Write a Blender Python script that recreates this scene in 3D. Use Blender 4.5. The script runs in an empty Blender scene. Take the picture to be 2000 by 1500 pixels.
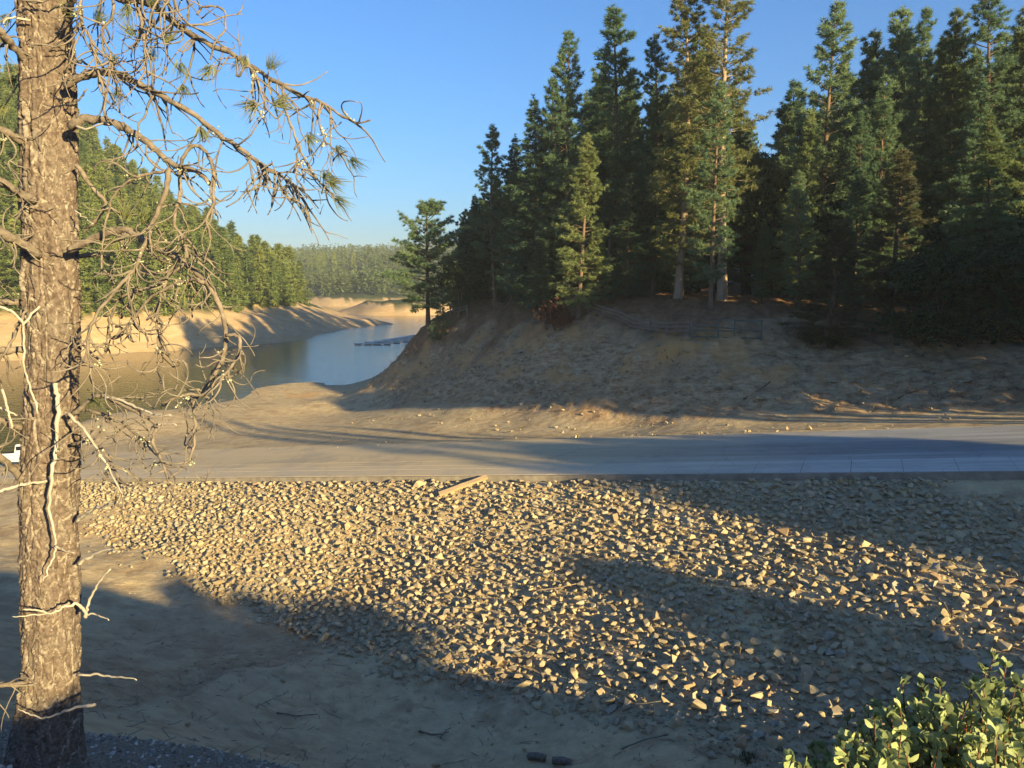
import bpy, bmesh, math, random
import numpy as np
from mathutils import Vector, Matrix, Quaternion
random.seed(7)
rng = np.random.default_rng(7)
SC = bpy.context.scene
COL = SC.collection
R = math.radians
# ------------------------------------------------------------------ camera, sky, sun, exposure
PITCH = 7.5          # degrees below the horizontal
FPX = 1502.0         # focal length in pixels of the 2000 px wide photograph
CZ = 14.5            # camera height above the lake
SUN_AZ = 40.0        # degrees the sunlight heads to the left of straight ahead
SUN_EL = 14.0
cam = bpy.data.cameras.new('camera')
cam.sensor_fit = 'HORIZONTAL'; cam.sensor_width = 36.0
cam.lens = FPX / 2000.0 * 36.0
cam.clip_start = 0.05; cam.clip_end = 12000
camo = bpy.data.objects.new('camera', cam); COL.objects.link(camo)
camo.location = (0, 0, CZ); camo.rotation_euler = (R(90 - PITCH), 0, 0)
SC.camera = camo
W = bpy.data.worlds.new('World'); SC.world = W; W.use_nodes = True
wn = W.node_tree
for n in list(wn.nodes): wn.nodes.remove(n)
sky = wn.nodes.new('ShaderNodeTexSky'); sky.sky_type = 'NISHITA'; sky.sun_disc = False
sky.sun_elevation = R(SUN_EL); sky.sun_rotation = R(180 - SUN_AZ)
sky.altitude = 300; sky.air_density = 1.25; sky.dust_density = 1.9; sky.ozone_density = 8.4
bg = wn.nodes.new('ShaderNodeBackground'); bg.inputs['Strength'].default_value = 0.064
wo = wn.nodes.new('ShaderNodeOutputWorld')
wn.links.new(sky.outputs[0], bg.inputs[0]); wn.links.new(bg.outputs[0], wo.inputs[0])
sl = bpy.data.lights.new('sun', 'SUN'); sl.energy = 4.4; sl.angle = R(0.6); sl.color = (1.0, 0.79, 0.38)
so = bpy.data.objects.new('sun', sl); COL.objects.link(so)
_a, _e = R(SUN_AZ), R(SUN_EL)
SUNV = Vector((math.sin(_a) * math.cos(_e), -math.cos(_a) * math.cos(_e), math.sin(_e)))   # towards the sun
so.rotation_euler = SUNV.to_track_quat('Z', 'Y').to_euler(); so.location = SUNV * 300
vs = SC.view_settings
vs.view_transform = 'Standard'; vs.look = 'None'; vs.gamma = 1.0; vs.exposure = 1.90
try: vs.use_curve_mapping = False
except Exception: pass
SC.render.engine = 'CYCLES'
SC.cycles.max_bounces = 6; SC.cycles.diffuse_bounces = 3; SC.cycles.glossy_bounces = 3
SC.cycles.transmission_bounces = 3; SC.cycles.transparent_max_bounces = 6; SC.cycles.volume_bounces = 0
# ------------------------------------------------------------------ terrain (pure numpy; z here is relative to the camera)
_cp, _sp = math.cos(math.radians(PITCH)), math.sin(math.radians(PITCH))
def ray(px, py):
    u = (px - 1000.0) / FPX; v = (750.0 - py) / FPX
    return u, _cp + v * _sp, -_sp + v * _cp
def at(px, py, d):                 # the point d metres ahead of the viewpoint on that line of sight
    u, wy, wz = ray(px, py); t = d / wy
    return (u * t, d, wz * t)
def atz(px, py, z):                # the point on that line of sight at the relative height z
    u, wy, wz = ray(px, py); t = z / wz
    return (u * t, wy * t, z)
def proj(x, y, z):                 # pixel of a relative point, and its distance
    x, y, z = np.asarray(x, float), np.asarray(y, float), np.asarray(z, float)
    f = y * _cp - z * _sp; up = y * _sp + z * _cp
    f = np.where(f < 0.01, 0.01, f)
    return 1000 + FPX * x / f, 750 - FPX * up / f, f
WL = -CZ                           # the lake
RP = (16.7, 28.0, -6.96); RD = (-0.908, 0.417); RN = (0.417, 0.908); RS = 0.1137; RW = 9.5
def ramp_sw(x, y):
    dx, dy = x - RP[0], y - RP[1]
    return dx * RD[0] + dy * RD[1], dx * RN[0] + dy * RN[1]
def ramp_pt(s, w, dz=0.0):
    return (RP[0] + s * RD[0] + w * RN[0], RP[1] + s * RD[1] + w * RN[1], RP[2] - RS * s + dz)
_h = np.random.default_rng(11).random((256, 256))
def vnoise(x, y):
    xi, yi = np.floor(x).astype(int), np.floor(y).astype(int); fx, fy = x - xi, y - yi
    fx = fx * fx * (3 - 2 * fx); fy = fy * fy * (3 - 2 * fy)
    a, b = _h[xi & 255, yi & 255], _h[(xi + 1) & 255, yi & 255]
    c, d = _h[xi & 255, (yi + 1) & 255], _h[(xi + 1) & 255, (yi + 1) & 255]
    return (a * (1 - fx) + b * fx) * (1 - fy) + (c * (1 - fx) + d * fx) * fy - 0.5
def fbm(x, y, o=4, g=0.5):
    s, k, f = 0, 1.0, 1.0
    for i in range(o):
        s = s + k * vnoise(x * f + 17.3 * i, y * f + 5.1 * i); k *= g; f *= 2.03
    return s
def sstep(a, b, x):
    t = np.clip((x - a) / (b - a), 0, 1); return t * t * (3 - 2 * t)
CP = []
def cp(*a): CP.append(a)
for s in (-38, -28, -18, -8, 0, 8, 16, 24, 32, 40, 48, 56, 64, 72):
    cp(*ramp_pt(s, -0.4, -0.30)); cp(*ramp_pt(s, RW + 0.3, -0.04))
# riprap bank and gully
for p in ((1000, 1340, 22), (1300, 1400, 18.7), (1600, 1450, 16.2), (2000, 1200, 19), (2000, 1450, 14.6), (1600, 1200, 21.2),
          (600, 1200, 29.5), (250, 1050, 38.5), (1300, 1500, 16), (1000, 1500, 18.2), (720, 1500, 17.6), (450, 1450, 17.5),
          (700, 1400, 21), (200, 1150, 31), (200, 1250, 25.5), (200, 1350, 19.5), (270, 1400, 17), (560, 1310, 23.3), (50, 1100, 33), (0, 1250, 23),
          (170, 1432, 8), (400, 1484, 8), (620, 1502, 8.6), (95, 1478, 6.0), (0, 1440, 6.5)): cp(*at(*p))
for p in ((0, 0, -1.65), (1.6, 2.5, -2.5), (-1, 3, -2.7), (0, 6, -5.0), (0.5, 10, -8.6), (5, 8, -6.9), (9, 8, -7.2), (-3, 4, -3.1), (-7, 4, -3.2), (4, 1, -2.1), (8, 2, -3.4), (10, 12, -9.0), (16, 7, -7.5), (20, 3, -6.4), (23, -1, -5.2), (26, -5, -4.2), (33, -12, -1.8), (17.4, 14.6, -7.9), (30, -1, -3.4),
          (0, -12, -1.0), (-18, -10, -2.2), (20, -15, -0.2), (40, -10, 0.2), (62, 0, 0.5), (30, 4, -3.6), (24, 9, -5.7), (45, 5, -2.4), (55, 32, -1.5), (75, 42, 0.4), (62, 62, 0.2), (90, 80, 2), (0, -60, 1), (60, -60, 3), (-60, -50, -1), (120, 0, 3), (120, 60, 4),
          (-30, 32, -12.6), (-40, 20, -11.5), (-22, 12, -7.6), (-60, 0, -9), (-70, 30, -13), (-14, 8, -5.0), (-60, 62, -16.5), (-80, 45, -15.5), (-50, 80, -17.5), (-70, 110, -18)): cp(*p)
# beach and foot of the promontory
for p in ((2000, 800, 40), (1750, 812, 42.5), (1500, 815, 47), (1250, 812, 54), (1000, 806, 62.5), (860, 800, 70), (750, 793, 80.5)): cp(*at(*p))
for p in ((690, 750), (616, 746), (560, 749), (507, 758), (420, 788), (304, 803), (175, 818), (80, 850)): cp(*atz(*p, WL))
for p in ((640, 780, -13.8), (500, 820, -13.7), (300, 850, -13.9), (700, 830, -12.7), (850, 830, -11.6), (650, 768, -14.15), (685, 770, -13.9), (600, 762, -14.25), (720, 782, -13.4)): cp(*atz(*p))
# face and crest of the promontory
for p in ((1000, 712, 72), (1250, 722, 59), (1500, 735, 52), (1750, 745, 47.5), (2000, 735, 44.5), (860, 720, 84), (770, 712, 98),
          (1490, 664, 57.5), (1350, 663, 60), (1250, 640, 66), (1150, 608, 74), (1050, 618, 78), (960, 617, 86), (890, 622, 92), (830, 632, 95),
          (1620, 680, 54), (1720, 668, 53), (1850, 665, 50), (2000, 658, 49), (2200, 640, 47)): cp(*at(*p))
for p in ((-16.5, 104, -11.5), (-17, 118, -12.5), (-10, 120, -6.5), (-13, 140, -13.5), (-12, 165, -17), (-2, 150, -6), (-30, 130, -18), (-34, 160, -19), (-4, 112, -4.2), (10, 110, -2.2), (30, 100, -0.6), (60, 100, 1), (30, 140, -1), (70, 150, 2), (120, 120, 4), (40, 80, -2.2), (18, 90, -2.2), (-45, 200, -20), (0, 200, -14), (60, 210, 0)): cp(*p)
CP = np.array(CP)
def _U(r2): return 0.5 * r2 * np.log(r2 + 1e-9)
_q = CP[:, :2] / 40.0; _n = len(CP)
_K = _U(((_q[:, None] - _q[None]) ** 2).sum(-1)) + np.eye(_n) * 0.0012
_P = np.hstack([np.ones((_n, 1)), _q])
_A = np.zeros((_n + 3, _n + 3)); _A[:_n, :_n] = _K; _A[:_n, _n:] = _P; _A[_n:, :_n] = _P.T
_w = np.linalg.solve(_A, np.concatenate([CP[:, 2], np.zeros(3)]))
def tps(x, y):
    out = np.empty_like(x)
    for i in range(0, len(x), 20000):
        q = np.stack([x[i:i + 20000], y[i:i + 20000]], 1) / 40.0
        r2 = ((q[:, None] - _q[None]) ** 2).sum(-1)
        out[i:i + 20000] = _U(r2) @ _w[:_n] + _w[_n] + q @ _w[_n + 1:]
    return out
def poly_sd(x, y, poly):            # signed distance, positive inside
    p = np.array(poly); d = np.full(x.shape, 1e18); ins = np.zeros(x.shape, bool)
    for i in range(len(p)):
        a, b = p[i], p[(i + 1) % len(p)]; e = b - a
        t = np.clip(((x - a[0]) * e[0] + (y - a[1]) * e[1]) / (e @ e), 0, 1)
        d = np.minimum(d, (x - a[0] - t * e[0]) ** 2 + (y - a[1] - t * e[1]) ** 2)
        c = ((a[1] > y) != (b[1] > y)) & (x < (b[0] - a[0]) * (y - a[1]) / (b[1] - a[1] + 1e-12) + a[0])
        ins ^= c
    d = np.sqrt(d); return np.where(ins, d, -d)
def wl(px, py): return atz(px, py, WL)[:2]
LEFT = [wl(*p) for p in ((-520, 722), (0, 706), (157, 696), (343, 685), (490, 674), (606, 661), (618, 656), (616, 650), (650, 647), (698, 641))] + \
       [(-42, 275), (-62, 310), (-95, 400), (-130, 520), (-900, 900), (-900, 140)]
MID = [wl(*p) for p in ((643, 607), (665, 612), (720, 616), (800, 617), (900, 612), (1100, 610))] + [(150, 420), (150, 520), (-20, 470), (-60, 430), (-83, 400)]
FAR = [(-900, 700), (-220, 560), (-150, 520), (-125, 485), (-95, 478), (-40, 492), (20, 470), (200, 430), (900, 420), (3000, 600), (3000, 4000), (-3000, 4000), (-3000, 900)]
RIGHT = [(2, 205), (30, 170), (120, 150), (900, 120), (900, 380), (260, 330), (80, 300), (20, 260)]
def land_left(x, y):
    t = poly_sd(x, y, LEFT) + fbm(x / 16, y / 16, 3) * 5 * 1.0
    u = x / np.maximum(y, 1)
    k = np.interp(u, [-1.2, -0.60, -0.50, -0.40, -0.35, -0.31, -0.27, -0.22], [0.74, 0.70, 0.58, 0.44, 0.31, 0.19, 0.06, 0.0])
    bh = np.interp(u, [-0.6, -0.36, -0.29, -0.27, -0.235, -0.2], [7.6, 7.4, 7.2, 6.0, 3.4, 2.0])
    z = WL + np.where(t > 0, np.minimum(t * 0.34, bh), t * 0.3) + np.maximum(t - bh / 0.34, 0) * k
    z = np.minimum(np.where(z > 50, 50 + (z - 50) * 0.3, z), 70)
    return z, t
def land_mid(x, y):
    t = poly_sd(x, y, MID) + fbm(x / 25, y / 25, 3) * 7
    return WL + np.where(t > 0, np.minimum(t * 0.42, 5.5) + np.minimum(np.maximum(t - 20, 0) * 0.1, 4), t * 0.3), t
def land_far(x, y):
    t = poly_sd(x, y, FAR) + fbm(x / 40, y / 40, 3) * 12
    return WL + np.where(t > 0, np.minimum(t * 0.5, 5) + np.minimum(np.maximum(t - 12, 0) * 0.09, 24) + np.minimum(np.maximum(t - 260, 0) * 0.02, 30), t * 0.3), t
def land_right(x, y):
    t = poly_sd(x, y, RIGHT) + fbm(x / 25, y / 25, 3) * 6
    return WL + np.where(t > 0, np.minimum(t * 0.5, 9) + np.minimum(np.maximum(t - 18, 0) * 0.12, 25), t * 0.3), t
def foot_w(s): return np.interp(s, [-60, -4, 15, 30, 49, 60], [14, 14.5, 17.5, 24.0, 34.0, 38.0])      # where the bank across the ramp begins
_LC = at(1312, 688, 58.8)          # orange cut near the bank top, its sunlit patch put into the colour
_SL = np.array([at(*p)[:2] for p in ((150, 1440, 15.5), (256, 1412, 16.6), (360, 1372, 19.0), (440, 1332, 21.5), (560, 1308, 23.4), (640, 1270, 25.6))])
def scarp(x, y):                    # distance from the edge of the dirt bench in the gully, positive on the bench
    d = np.full(x.shape, 1e9); sg = np.ones(x.shape)
    for a, b in zip(_SL[:-1], _SL[1:]):
        e = b - a; t = np.clip(((x - a[0]) * e[0] + (y - a[1]) * e[1]) / (e @ e), 0, 1)
        q = np.hypot(x - a[0] - t * e[0], y - a[1] - t * e[1]); c = (e[1] * (x - a[0]) - e[0] * (y - a[1]))
        n = q < d; d = np.where(n, q, d); sg = np.where(n, np.sign(c), sg)
    far = np.hypot(x - _SL[-1][0], y - _SL[-1][1]); fade = np.maximum(0, 1.5 - far) * 0
    return np.where((d > 7), -9.0, d * sg)
def terrain(x, y, detail=True):
    x = np.asarray(x, float).ravel(); y = np.asarray(y, float).ravel()
    r = np.hypot(x, y)
    cx = np.where(r > 215, x * 215 / np.maximum(r, 1), x); cy = np.where(r > 215, y * 215 / np.maximum(r, 1), y)
    zt = np.clip(tps(cx, cy), -22, 12)
    zt = zt - sstep(150, 230, r) * (1 - sstep(40, 80, x)) * 6 * (y > 0)
    s, w = ramp_sw(x, y)
    n1 = fbm(x / 9, y / 9, 4); n2 = fbm(x / 1.7 + 40, y / 1.7, 4); n3 = fbm(x * 1.7, y * 1.7 + 9, 3)
    steep = np.exp(-((w - 24) / 9.0) ** 2) * sstep(-20, -5, s) * (w > RW)     # eroded face of the promontory
    zt0 = zt.copy()
    if detail:
        ridg = 1 - np.abs(fbm(x / 2.6, y / 5.2 + 3, 4)) * 4
        ft = foot_w(s); bank = sstep(ft - 0.5, ft + 3.5, w) * (r < 140)
        zt = zt + n1 * 0.4 * sstep(2, 8, np.abs(w - RW / 2) - RW / 2) * np.where(w < 0, 0.6, 0.25 + 0.75 * bank)
        nm = fbm(x / 0.8 + 11, y / 1.6, 4); led = np.sin((zt + n2 * 1.6) * 5.5 + fbm(x / 5, y / 5 + 50, 2) * 6)
        zt = zt + bank * (ridg * 0.06 + n2 * 0.26 + nm * 0.34 + led * 0.07 + n3 * 0.12) + (n2 * 0.10) * np.where(w < 0, 1.0, 0.25) + n3 * np.where(w < 0, 0.06, 0.03) + fbm(x * 4.1, y * 4.1 + 3, 2) * 0.03 * (w < -1)
        wet = 0.12 + 0.88 * sstep(0.4, 3.4, zt0 - WL)
        zt = np.where(y > 40, zt0 + (zt - zt0) * wet, zt)
        sd = scarp(x, y) + n2 * 0.5; send = sstep(0.5, 5.0, np.hypot(x - _SL[-1][0], y - _SL[-1][1])) * sstep(0.3, 2.5, np.hypot(x - _SL[0][0], y - _SL[0][1])) * (sd > -8)
        zt = zt + np.where((y > 10) & (y < 40), 0.55 * np.exp(-np.maximum(sd, 0) / 2.2) * sstep(-0.25, 0.2, sd) * send, 0)
        gl = np.exp(-((sd + 1.4) / 0.7) ** 2) * (y > 10) * (y < 40); zt = zt - 0.22 * gl * send
        lc = _LC; ls = (x - lc[0]) * RD[0] + (y - lc[1]) * RD[1]; lw = (x - lc[0]) * RN[0] + (y - lc[1]) * RN[1] + nm * 0.9
        zt = zt + 0.75 * sstep(-0.35, 0.35, lw) * np.exp(-(ls / 4.0) ** 2) * np.exp(-np.maximum(lw, 0) / 2.5)
    off = np.maximum(-w, w - RW)
    e = sstep(0.1, 1.6, off)
    zr = RP[2] - RS * s - np.where(w < RW / 2, 0.30, 0.05) - 0.12 * (off < 0)
    inr = (s > -60) & (s < 90)
    zt = np.where(inr, zr * (1 - e) + zt * e, zt)
    zL, tL = land_left(x, y); zM, tM = land_mid(x, y); zF, tF = land_far(x, y); zR, tR = land_right(x, y)
    z2 = np.maximum(np.maximum(zL, zM), np.maximum(zF, zR))
    if detail: z2 = z2 + (fbm(x / 6, y / 6, 4) * 0.9 + fbm(x / 2, y / 2, 2) * 0.3) * sstep(0, 6, z2 - WL)
    return np.maximum(np.where((y < 60), zt, np.maximum(zt, z2)), WL - 8)
def tz(x, y): return float(terrain(np.array([x]), np.array([y]))[0])
def hit(px, py, dmin=4.0, dmax=900.0, n=700):     # where a line of sight meets the ground
    u, wy, wz = ray(px, py); d = np.geomspace(dmin, dmax, n)
    x, z = u / wy * d, wz / wy * d
    g = terrain(x, d); k = np.argmax(g > z)
    if not (g > z).any(): return None
    return (x[k], d[k], g[k])
# ------------------------------------------------------------------ materials
def new_mat(name):
    m = bpy.data.materials.new(name); m.use_nodes = True; nt = m.node_tree
    b = nt.nodes['Principled BSDF']; return m, nt, b
def N(nt, t, **kw):
    n = nt.nodes.new(t)
    for k, v in kw.items():
        if k in n.inputs: n.inputs[k].default_value = v
        else: setattr(n, k, v)
    return n
def L(nt, a, b): nt.links.new(a, b)
def noise(nt, vec, scale, detail=4, rough=0.55):
    n = N(nt, 'ShaderNodeTexNoise'); n.inputs['Scale'].default_value = scale; n.inputs['Detail'].default_value = detail; n.inputs['Roughness'].default_value = rough
    if vec is not None: L(nt, vec, n.inputs['Vector'])
    return n.outputs['Fac']
def ramp(nt, fac, stops):
    n = N(nt, 'ShaderNodeValToRGB'); e = n.color_ramp.elements
    while len(e) < len(stops): e.new(0.5)
    for i, (p, c) in enumerate(stops):
        e[i].position = p; e[i].color = (*c, 1) if len(c) == 3 else c
    L(nt, fac, n.inputs[0]); return n.outputs[0]
def mix(nt, fac, a, b, mode='MIX'):
    n = N(nt, 'ShaderNodeMix'); n.data_type = 'RGBA'; n.blend_type = mode
    for sock, v in ((n.inputs[0], fac), (n.inputs[6], a), (n.inputs[7], b)):
        if hasattr(v, 'is_linked') or hasattr(v, 'links'): L(nt, v, sock)
        elif isinstance(v, (int, float)): sock.default_value = v
        else: sock.default_value = (*v, 1)
    return n.outputs[2]
def bump(nt, b, height, strength=0.5, dist=0.05):
    n = N(nt, 'ShaderNodeBump'); n.inputs['Strength'].default_value = strength; n.inputs['Distance'].default_value = dist
    L(nt, height, n.inputs['Height']); L(nt, n.outputs[0], b.inputs['Normal'])
def geo_pos(nt): return N(nt, 'ShaderNodeNewGeometry').outputs['Position']
def obj_pos(nt): return N(nt, 'ShaderNodeTexCoord').outputs['Object']
def simple(name, c1, c2, scale=6.0, rough=0.85, bs=0.4, bd=0.02, rnd=0.0, spec=0.25, metal=0.0, space='obj', stretch=None):
    m, nt, b = new_mat(name)
    v = obj_pos(nt) if space == 'obj' else geo_pos(nt)
    if stretch:
        mp = N(nt, 'ShaderNodeMapping'); mp.inputs['Scale'].default_value = stretch; L(nt, v, mp.inputs['Vector']); v = mp.outputs[0]
    f = noise(nt, v, scale, 5)
    col = ramp(nt, f, [(0.3, c1), (0.7, c2)])
    if rnd:
        oi = N(nt, 'ShaderNodeObjectInfo')
        hs = N(nt, 'ShaderNodeHueSaturation'); L(nt, col, hs.inputs['Color'])
        mr = N(nt, 'ShaderNodeMapRange'); L(nt, oi.outputs['Random'], mr.inputs[0]); mr.inputs[3].default_value = 1 - rnd; mr.inputs[4].default_value = 1 + rnd
        L(nt, mr.outputs[0], hs.inputs['Value']); col = hs.outputs[0]
    L(nt, col, b.inputs['Base Color']); b.inputs['Roughness'].default_value = rough; b.inputs['Specular IOR Level'].default_value = spec; b.inputs['Metallic'].default_value = metal
    if bs: bump(nt, b, noise(nt, v, scale * 3, 6), bs, bd)
    return m
def leafy(name, c1, c2, scale=0.6, trans=0.3, rnd=0.25, rough=0.6, hue=0.02):
    m, nt, b = new_mat(name)
    f = noise(nt, obj_pos(nt), scale, 3)
    col = ramp(nt, f, [(0.3, c1), (0.72, c2)])
    oi = N(nt, 'ShaderNodeObjectInfo')
    hs = N(nt, 'ShaderNodeHueSaturation'); L(nt, col, hs.inputs['Color'])
    mr = N(nt, 'ShaderNodeMapRange'); L(nt, oi.outputs['Random'], mr.inputs[0]); mr.inputs[3].default_value = 1 - rnd; mr.inputs[4].default_value = 1 + rnd
    L(nt, mr.outputs[0], hs.inputs['Value'])
    mr2 = N(nt, 'ShaderNodeMapRange'); L(nt, oi.outputs['Random'], mr2.inputs[0]); mr2.inputs[3].default_value = 0.5 + hue; mr2.inputs[4].default_value = 0.5 - hue
    L(nt, mr2.outputs[0], hs.inputs['Hue'])
    L(nt, hs.outputs[0], b.inputs['Base Color']); b.inputs['Roughness'].default_value = rough; b.inputs['Specular IOR Level'].default_value = 0.25
    if trans:
        t = N(nt, 'ShaderNodeBsdfTranslucent'); L(nt, hs.outputs[0], t.inputs['Color'])
        ms = N(nt, 'ShaderNodeMixShader'); ms.inputs[0].default_value = trans
        L(nt, b.outputs[0], ms.inputs[1]); L(nt, t.outputs[0], ms.inputs[2])
        L(nt, ms.outputs[0], nt.nodes['Material Output'].inputs['Surface'])
    return m
M = {}
def ground_mat():
    m, nt, b = new_mat('ground')
    p = geo_pos(nt)
    at_ = N(nt, 'ShaderNodeAttribute'); at_.attribute_name = 'zone'
    sep = N(nt, 'ShaderNodeSeparateColor'); L(nt, at_.outputs['Color'], sep.inputs[0])
    big = noise(nt, p, 0.22, 5); mid = noise(nt, p, 1.6, 6, 0.65); fine = noise(nt, p, 14.0, 5, 0.7)
    sand = ramp(nt, mid, [(0.28, (0.38, 0.275, 0.150)), (0.52, (0.53, 0.40, 0.225)), (0.75, (0.62, 0.48, 0.28))])
    sand = mix(nt, ramp(nt, fine, [(0.35, (0, 0, 0)), (0.7, (0.35, 0.35, 0.35))]), sand, (0.30, 0.23, 0.14))
    grey = ramp(nt, mid, [(0.3, (0.31, 0.24, 0.155)), (0.7, (0.46, 0.37, 0.245))])
    sand = mix(nt, ramp(nt, big, [(0.42, (0, 0, 0)), (0.62, (0.6, 0.6, 0.6))]), sand, grey)
    pat = noise(nt, p, 0.55, 7, 0.72)
    sand = mix(nt, ramp(nt, pat, [(0.50, (0, 0, 0)), (0.60, (0.7, 0.7, 0.7))]), sand, (0.30, 0.205, 0.115))
    mp = N(nt, 'ShaderNodeMapping'); mp.inputs['Scale'].default_value = (0.8, 0.8, 2.6); L(nt, p, mp.inputs['Vector'])
    strat = noise(nt, mp.outputs[0], 1.3, 8, 0.75)
    ero = ramp(nt, strat, [(0.30, (0.080, 0.046, 0.026)), (0.43, (0.27, 0.168, 0.090)), (0.56, (0.41, 0.285, 0.16)), (0.74, (0.55, 0.42, 0.265))])
    ero = mix(nt, ramp(nt, big, [(0.5, (0, 0, 0)), (0.68, (0.5, 0.5, 0.5))]), ero, (0.36, 0.205, 0.095))
    duff = ramp(nt, mid, [(0.3, (0.11, 0.062, 0.034)), (0.7, (0.25, 0.14, 0.075))])
    grav = ramp(nt, noise(nt, p, 30.0, 3, 0.7), [(0.35, (0.10, 0.085, 0.065)), (0.55, (0.22, 0.19, 0.145)), (0.72, (0.36, 0.32, 0.26))])
    c = mix(nt, sep.outputs['Green'], sand, ero); c = mix(nt, sep.outputs['Red'], c, duff); c = mix(nt, sep.outputs['Blue'], c, grav)
    c = mix(nt, at_.outputs['Alpha'], c, (0.50, 0.27, 0.10))
    L(nt, c, b.inputs['Base Color']); b.inputs['Roughness'].default_value = 0.95; b.inputs['Specular IOR Level'].default_value = 0.12
    ad = N(nt, 'ShaderNodeMath'); ad.operation = 'ADD'; L(nt, mid, ad.inputs[0])
    mu = N(nt, 'ShaderNodeMath'); mu.operation = 'MULTIPLY'; L(nt, fine, mu.inputs[0]); mu.inputs[1].default_value = 0.35; L(nt, mu.outputs[0], ad.inputs[1])
    bump(nt, b, ad.outputs[0], 0.9, 0.16)
    return m
M['ground'] = ground_mat()
def hill_mat():
    m, nt, b = new_mat('hill_soil')
    p = geo_pos(nt); at_ = N(nt, 'ShaderNodeAttribute'); at_.attribute_name = 'zone'
    sep = N(nt, 'ShaderNodeSeparateColor'); L(nt, at_.outputs['Color'], sep.inputs[0])
    mid = noise(nt, p, 0.35, 6, 0.7)
    mp = N(nt, 'ShaderNodeMapping'); mp.inputs['Scale'].default_value = (0.12, 0.12, 1.6); L(nt, p, mp.inputs['Vector'])
    st = noise(nt, mp.outputs[0], 1.0, 5, 0.6)
    bank = ramp(nt, mid, [(0.3, (0.36, 0.25, 0.135)), (0.7, (0.50, 0.37, 0.22))])
    bank = mix(nt, ramp(nt, st, [(0.40, (0.55, 0.55, 0.55)), (0.55, (0, 0, 0))]), bank, (0.40, 0.25, 0.12))
    green = ramp(nt, mid, [(0.3, (0.035, 0.05, 0.022)), (0.7, (0.08, 0.085, 0.035))])
    L(nt, mix(nt, sep.outputs['Red'], bank, green), b.inputs['Base Color']); b.inputs['Roughness'].default_value = 0.95; b.inputs['Specular IOR Level'].default_value = 0.1
    bump(nt, b, mid, 0.6, 0.6)
    return m
M['hill'] = hill_mat()
def water_mat():
    m, nt, b = new_mat('lake_water')
    p = geo_pos(nt)
    b.inputs['Base Color'].default_value = (0.040, 0.046, 0.032, 1); b.inputs['Roughness'].default_value = 0.06
    b.inputs['IOR'].default_value = 1.333; b.inputs['Specular IOR Level'].default_value = 0.5
    mp = N(nt, 'ShaderNodeMapping'); mp.inputs['Scale'].default_value = (0.7, 1.5, 1); L(nt, p, mp.inputs['Vector'])
    bump(nt, b, noise(nt, mp.outputs[0], 0.9, 4, 0.6), 0.5, 0.12)
    return m
M['water'] = water_mat()
def road_mat(name, base, dust_amt, grooves=True):
    m, nt, b = new_mat(name)
    p = geo_pos(nt)
    d = N(nt, 'ShaderNodeVectorMath'); d.operation = 'DOT_PRODUCT'; L(nt, p, d.inputs[0]); d.inputs[1].default_value = (RD[0], RD[1], 0)
    s0 = RP[0] * RD[0] + RP[1] * RD[1]
    mp = N(nt, 'ShaderNodeMapping'); mp.inputs['Rotation'].default_value = (0, 0, math.atan2(-RD[1], -RD[0])); L(nt, p, mp.inputs['Vector'])
    mp.vector_type = 'TEXTURE'
    sc = N(nt, 'ShaderNodeMapping'); sc.inputs['Scale'].default_value = (0.10, 2.6, 1); L(nt, mp.outputs[0], sc.inputs['Vector'])
    streak = noise(nt, sc.outputs[0], 1.3, 5, 0.6); mid = noise(nt, p, 0.7, 5, 0.6); fine = noise(nt, p, 25, 4, 0.7)
    col = ramp(nt, streak, [(0.3, tuple(x * 0.70 for x in base)), (0.7, tuple(x * 1.22 for x in base))])
    mr = N(nt, 'ShaderNodeMapRange'); L(nt, d.outputs['Value'], mr.inputs[0]); mr.inputs[1].default_value = s0 + 2; mr.inputs[2].default_value = s0 + 21
    mr.inputs[3].default_value = 0.05; mr.inputs[4].default_value = dust_amt
    du = N(nt, 'ShaderNodeMath'); du.operation = 'MULTIPLY'; L(nt, mr.outputs[0], du.inputs[0])
    L(nt, ramp(nt, mix(nt, 0.5, streak, mid), [(0.25, (0.8,) * 3), (0.6, (1.0,) * 3)]), du.inputs[1])
    col = mix(nt, du.outputs[0], col, (0.64, 0.465, 0.235))
    col = mix(nt, ramp(nt, fine, [(0.4, (0, 0, 0)), (0.75, (0.3, 0.3, 0.3))]), col, tuple(x * 0.5 for x in base))
    blot = noise(nt, p, 0.35, 6, 0.7)
    col = mix(nt, ramp(nt, blot, [(0.5, (0, 0, 0)), (0.62, (0.35, 0.35, 0.35))]), col, tuple(x * 0.62 for x in base))
    vo = N(nt, 'ShaderNodeTexVoronoi'); vo.feature = 'DISTANCE_TO_EDGE'; vo.inputs['Scale'].default_value = 0.22
    wv = N(nt, 'ShaderNodeVectorMath'); wv.operation = 'ADD'; L(nt, p, wv.inputs[0])
    nw = N(nt, 'ShaderNodeTexNoise'); nw.inputs['Scale'].default_value = 0.8; nw.inputs['Detail'].default_value = 5; L(nt, p, nw.inputs['Vector']); L(nt, nw.outputs['Color'], wv.inputs[1]); L(nt, wv.outputs[0], vo.inputs['Vector'])
    col = mix(nt, ramp(nt, vo.outputs['Distance'], [(0.0, (0.35, 0.35, 0.35)), (0.006, (0, 0, 0))]), col, (0.09, 0.08, 0.07))
    L(nt, col, b.inputs['Base Color']); b.inputs['Roughness'].default_value = 0.85; b.inputs['Specular IOR Level'].default_value = 0.3
    bump(nt, b, fine, 0.35, 0.01)
    return m
M['ramp'] = road_mat('ramp_concrete', (0.34, 0.335, 0.32), 0.95)
M['lane'] = road_mat('ramp_lane', (0.25, 0.25, 0.245), 0.9)
M['panel'] = road_mat('walkway_concrete', (0.52, 0.50, 0.46), 0.9)
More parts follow.
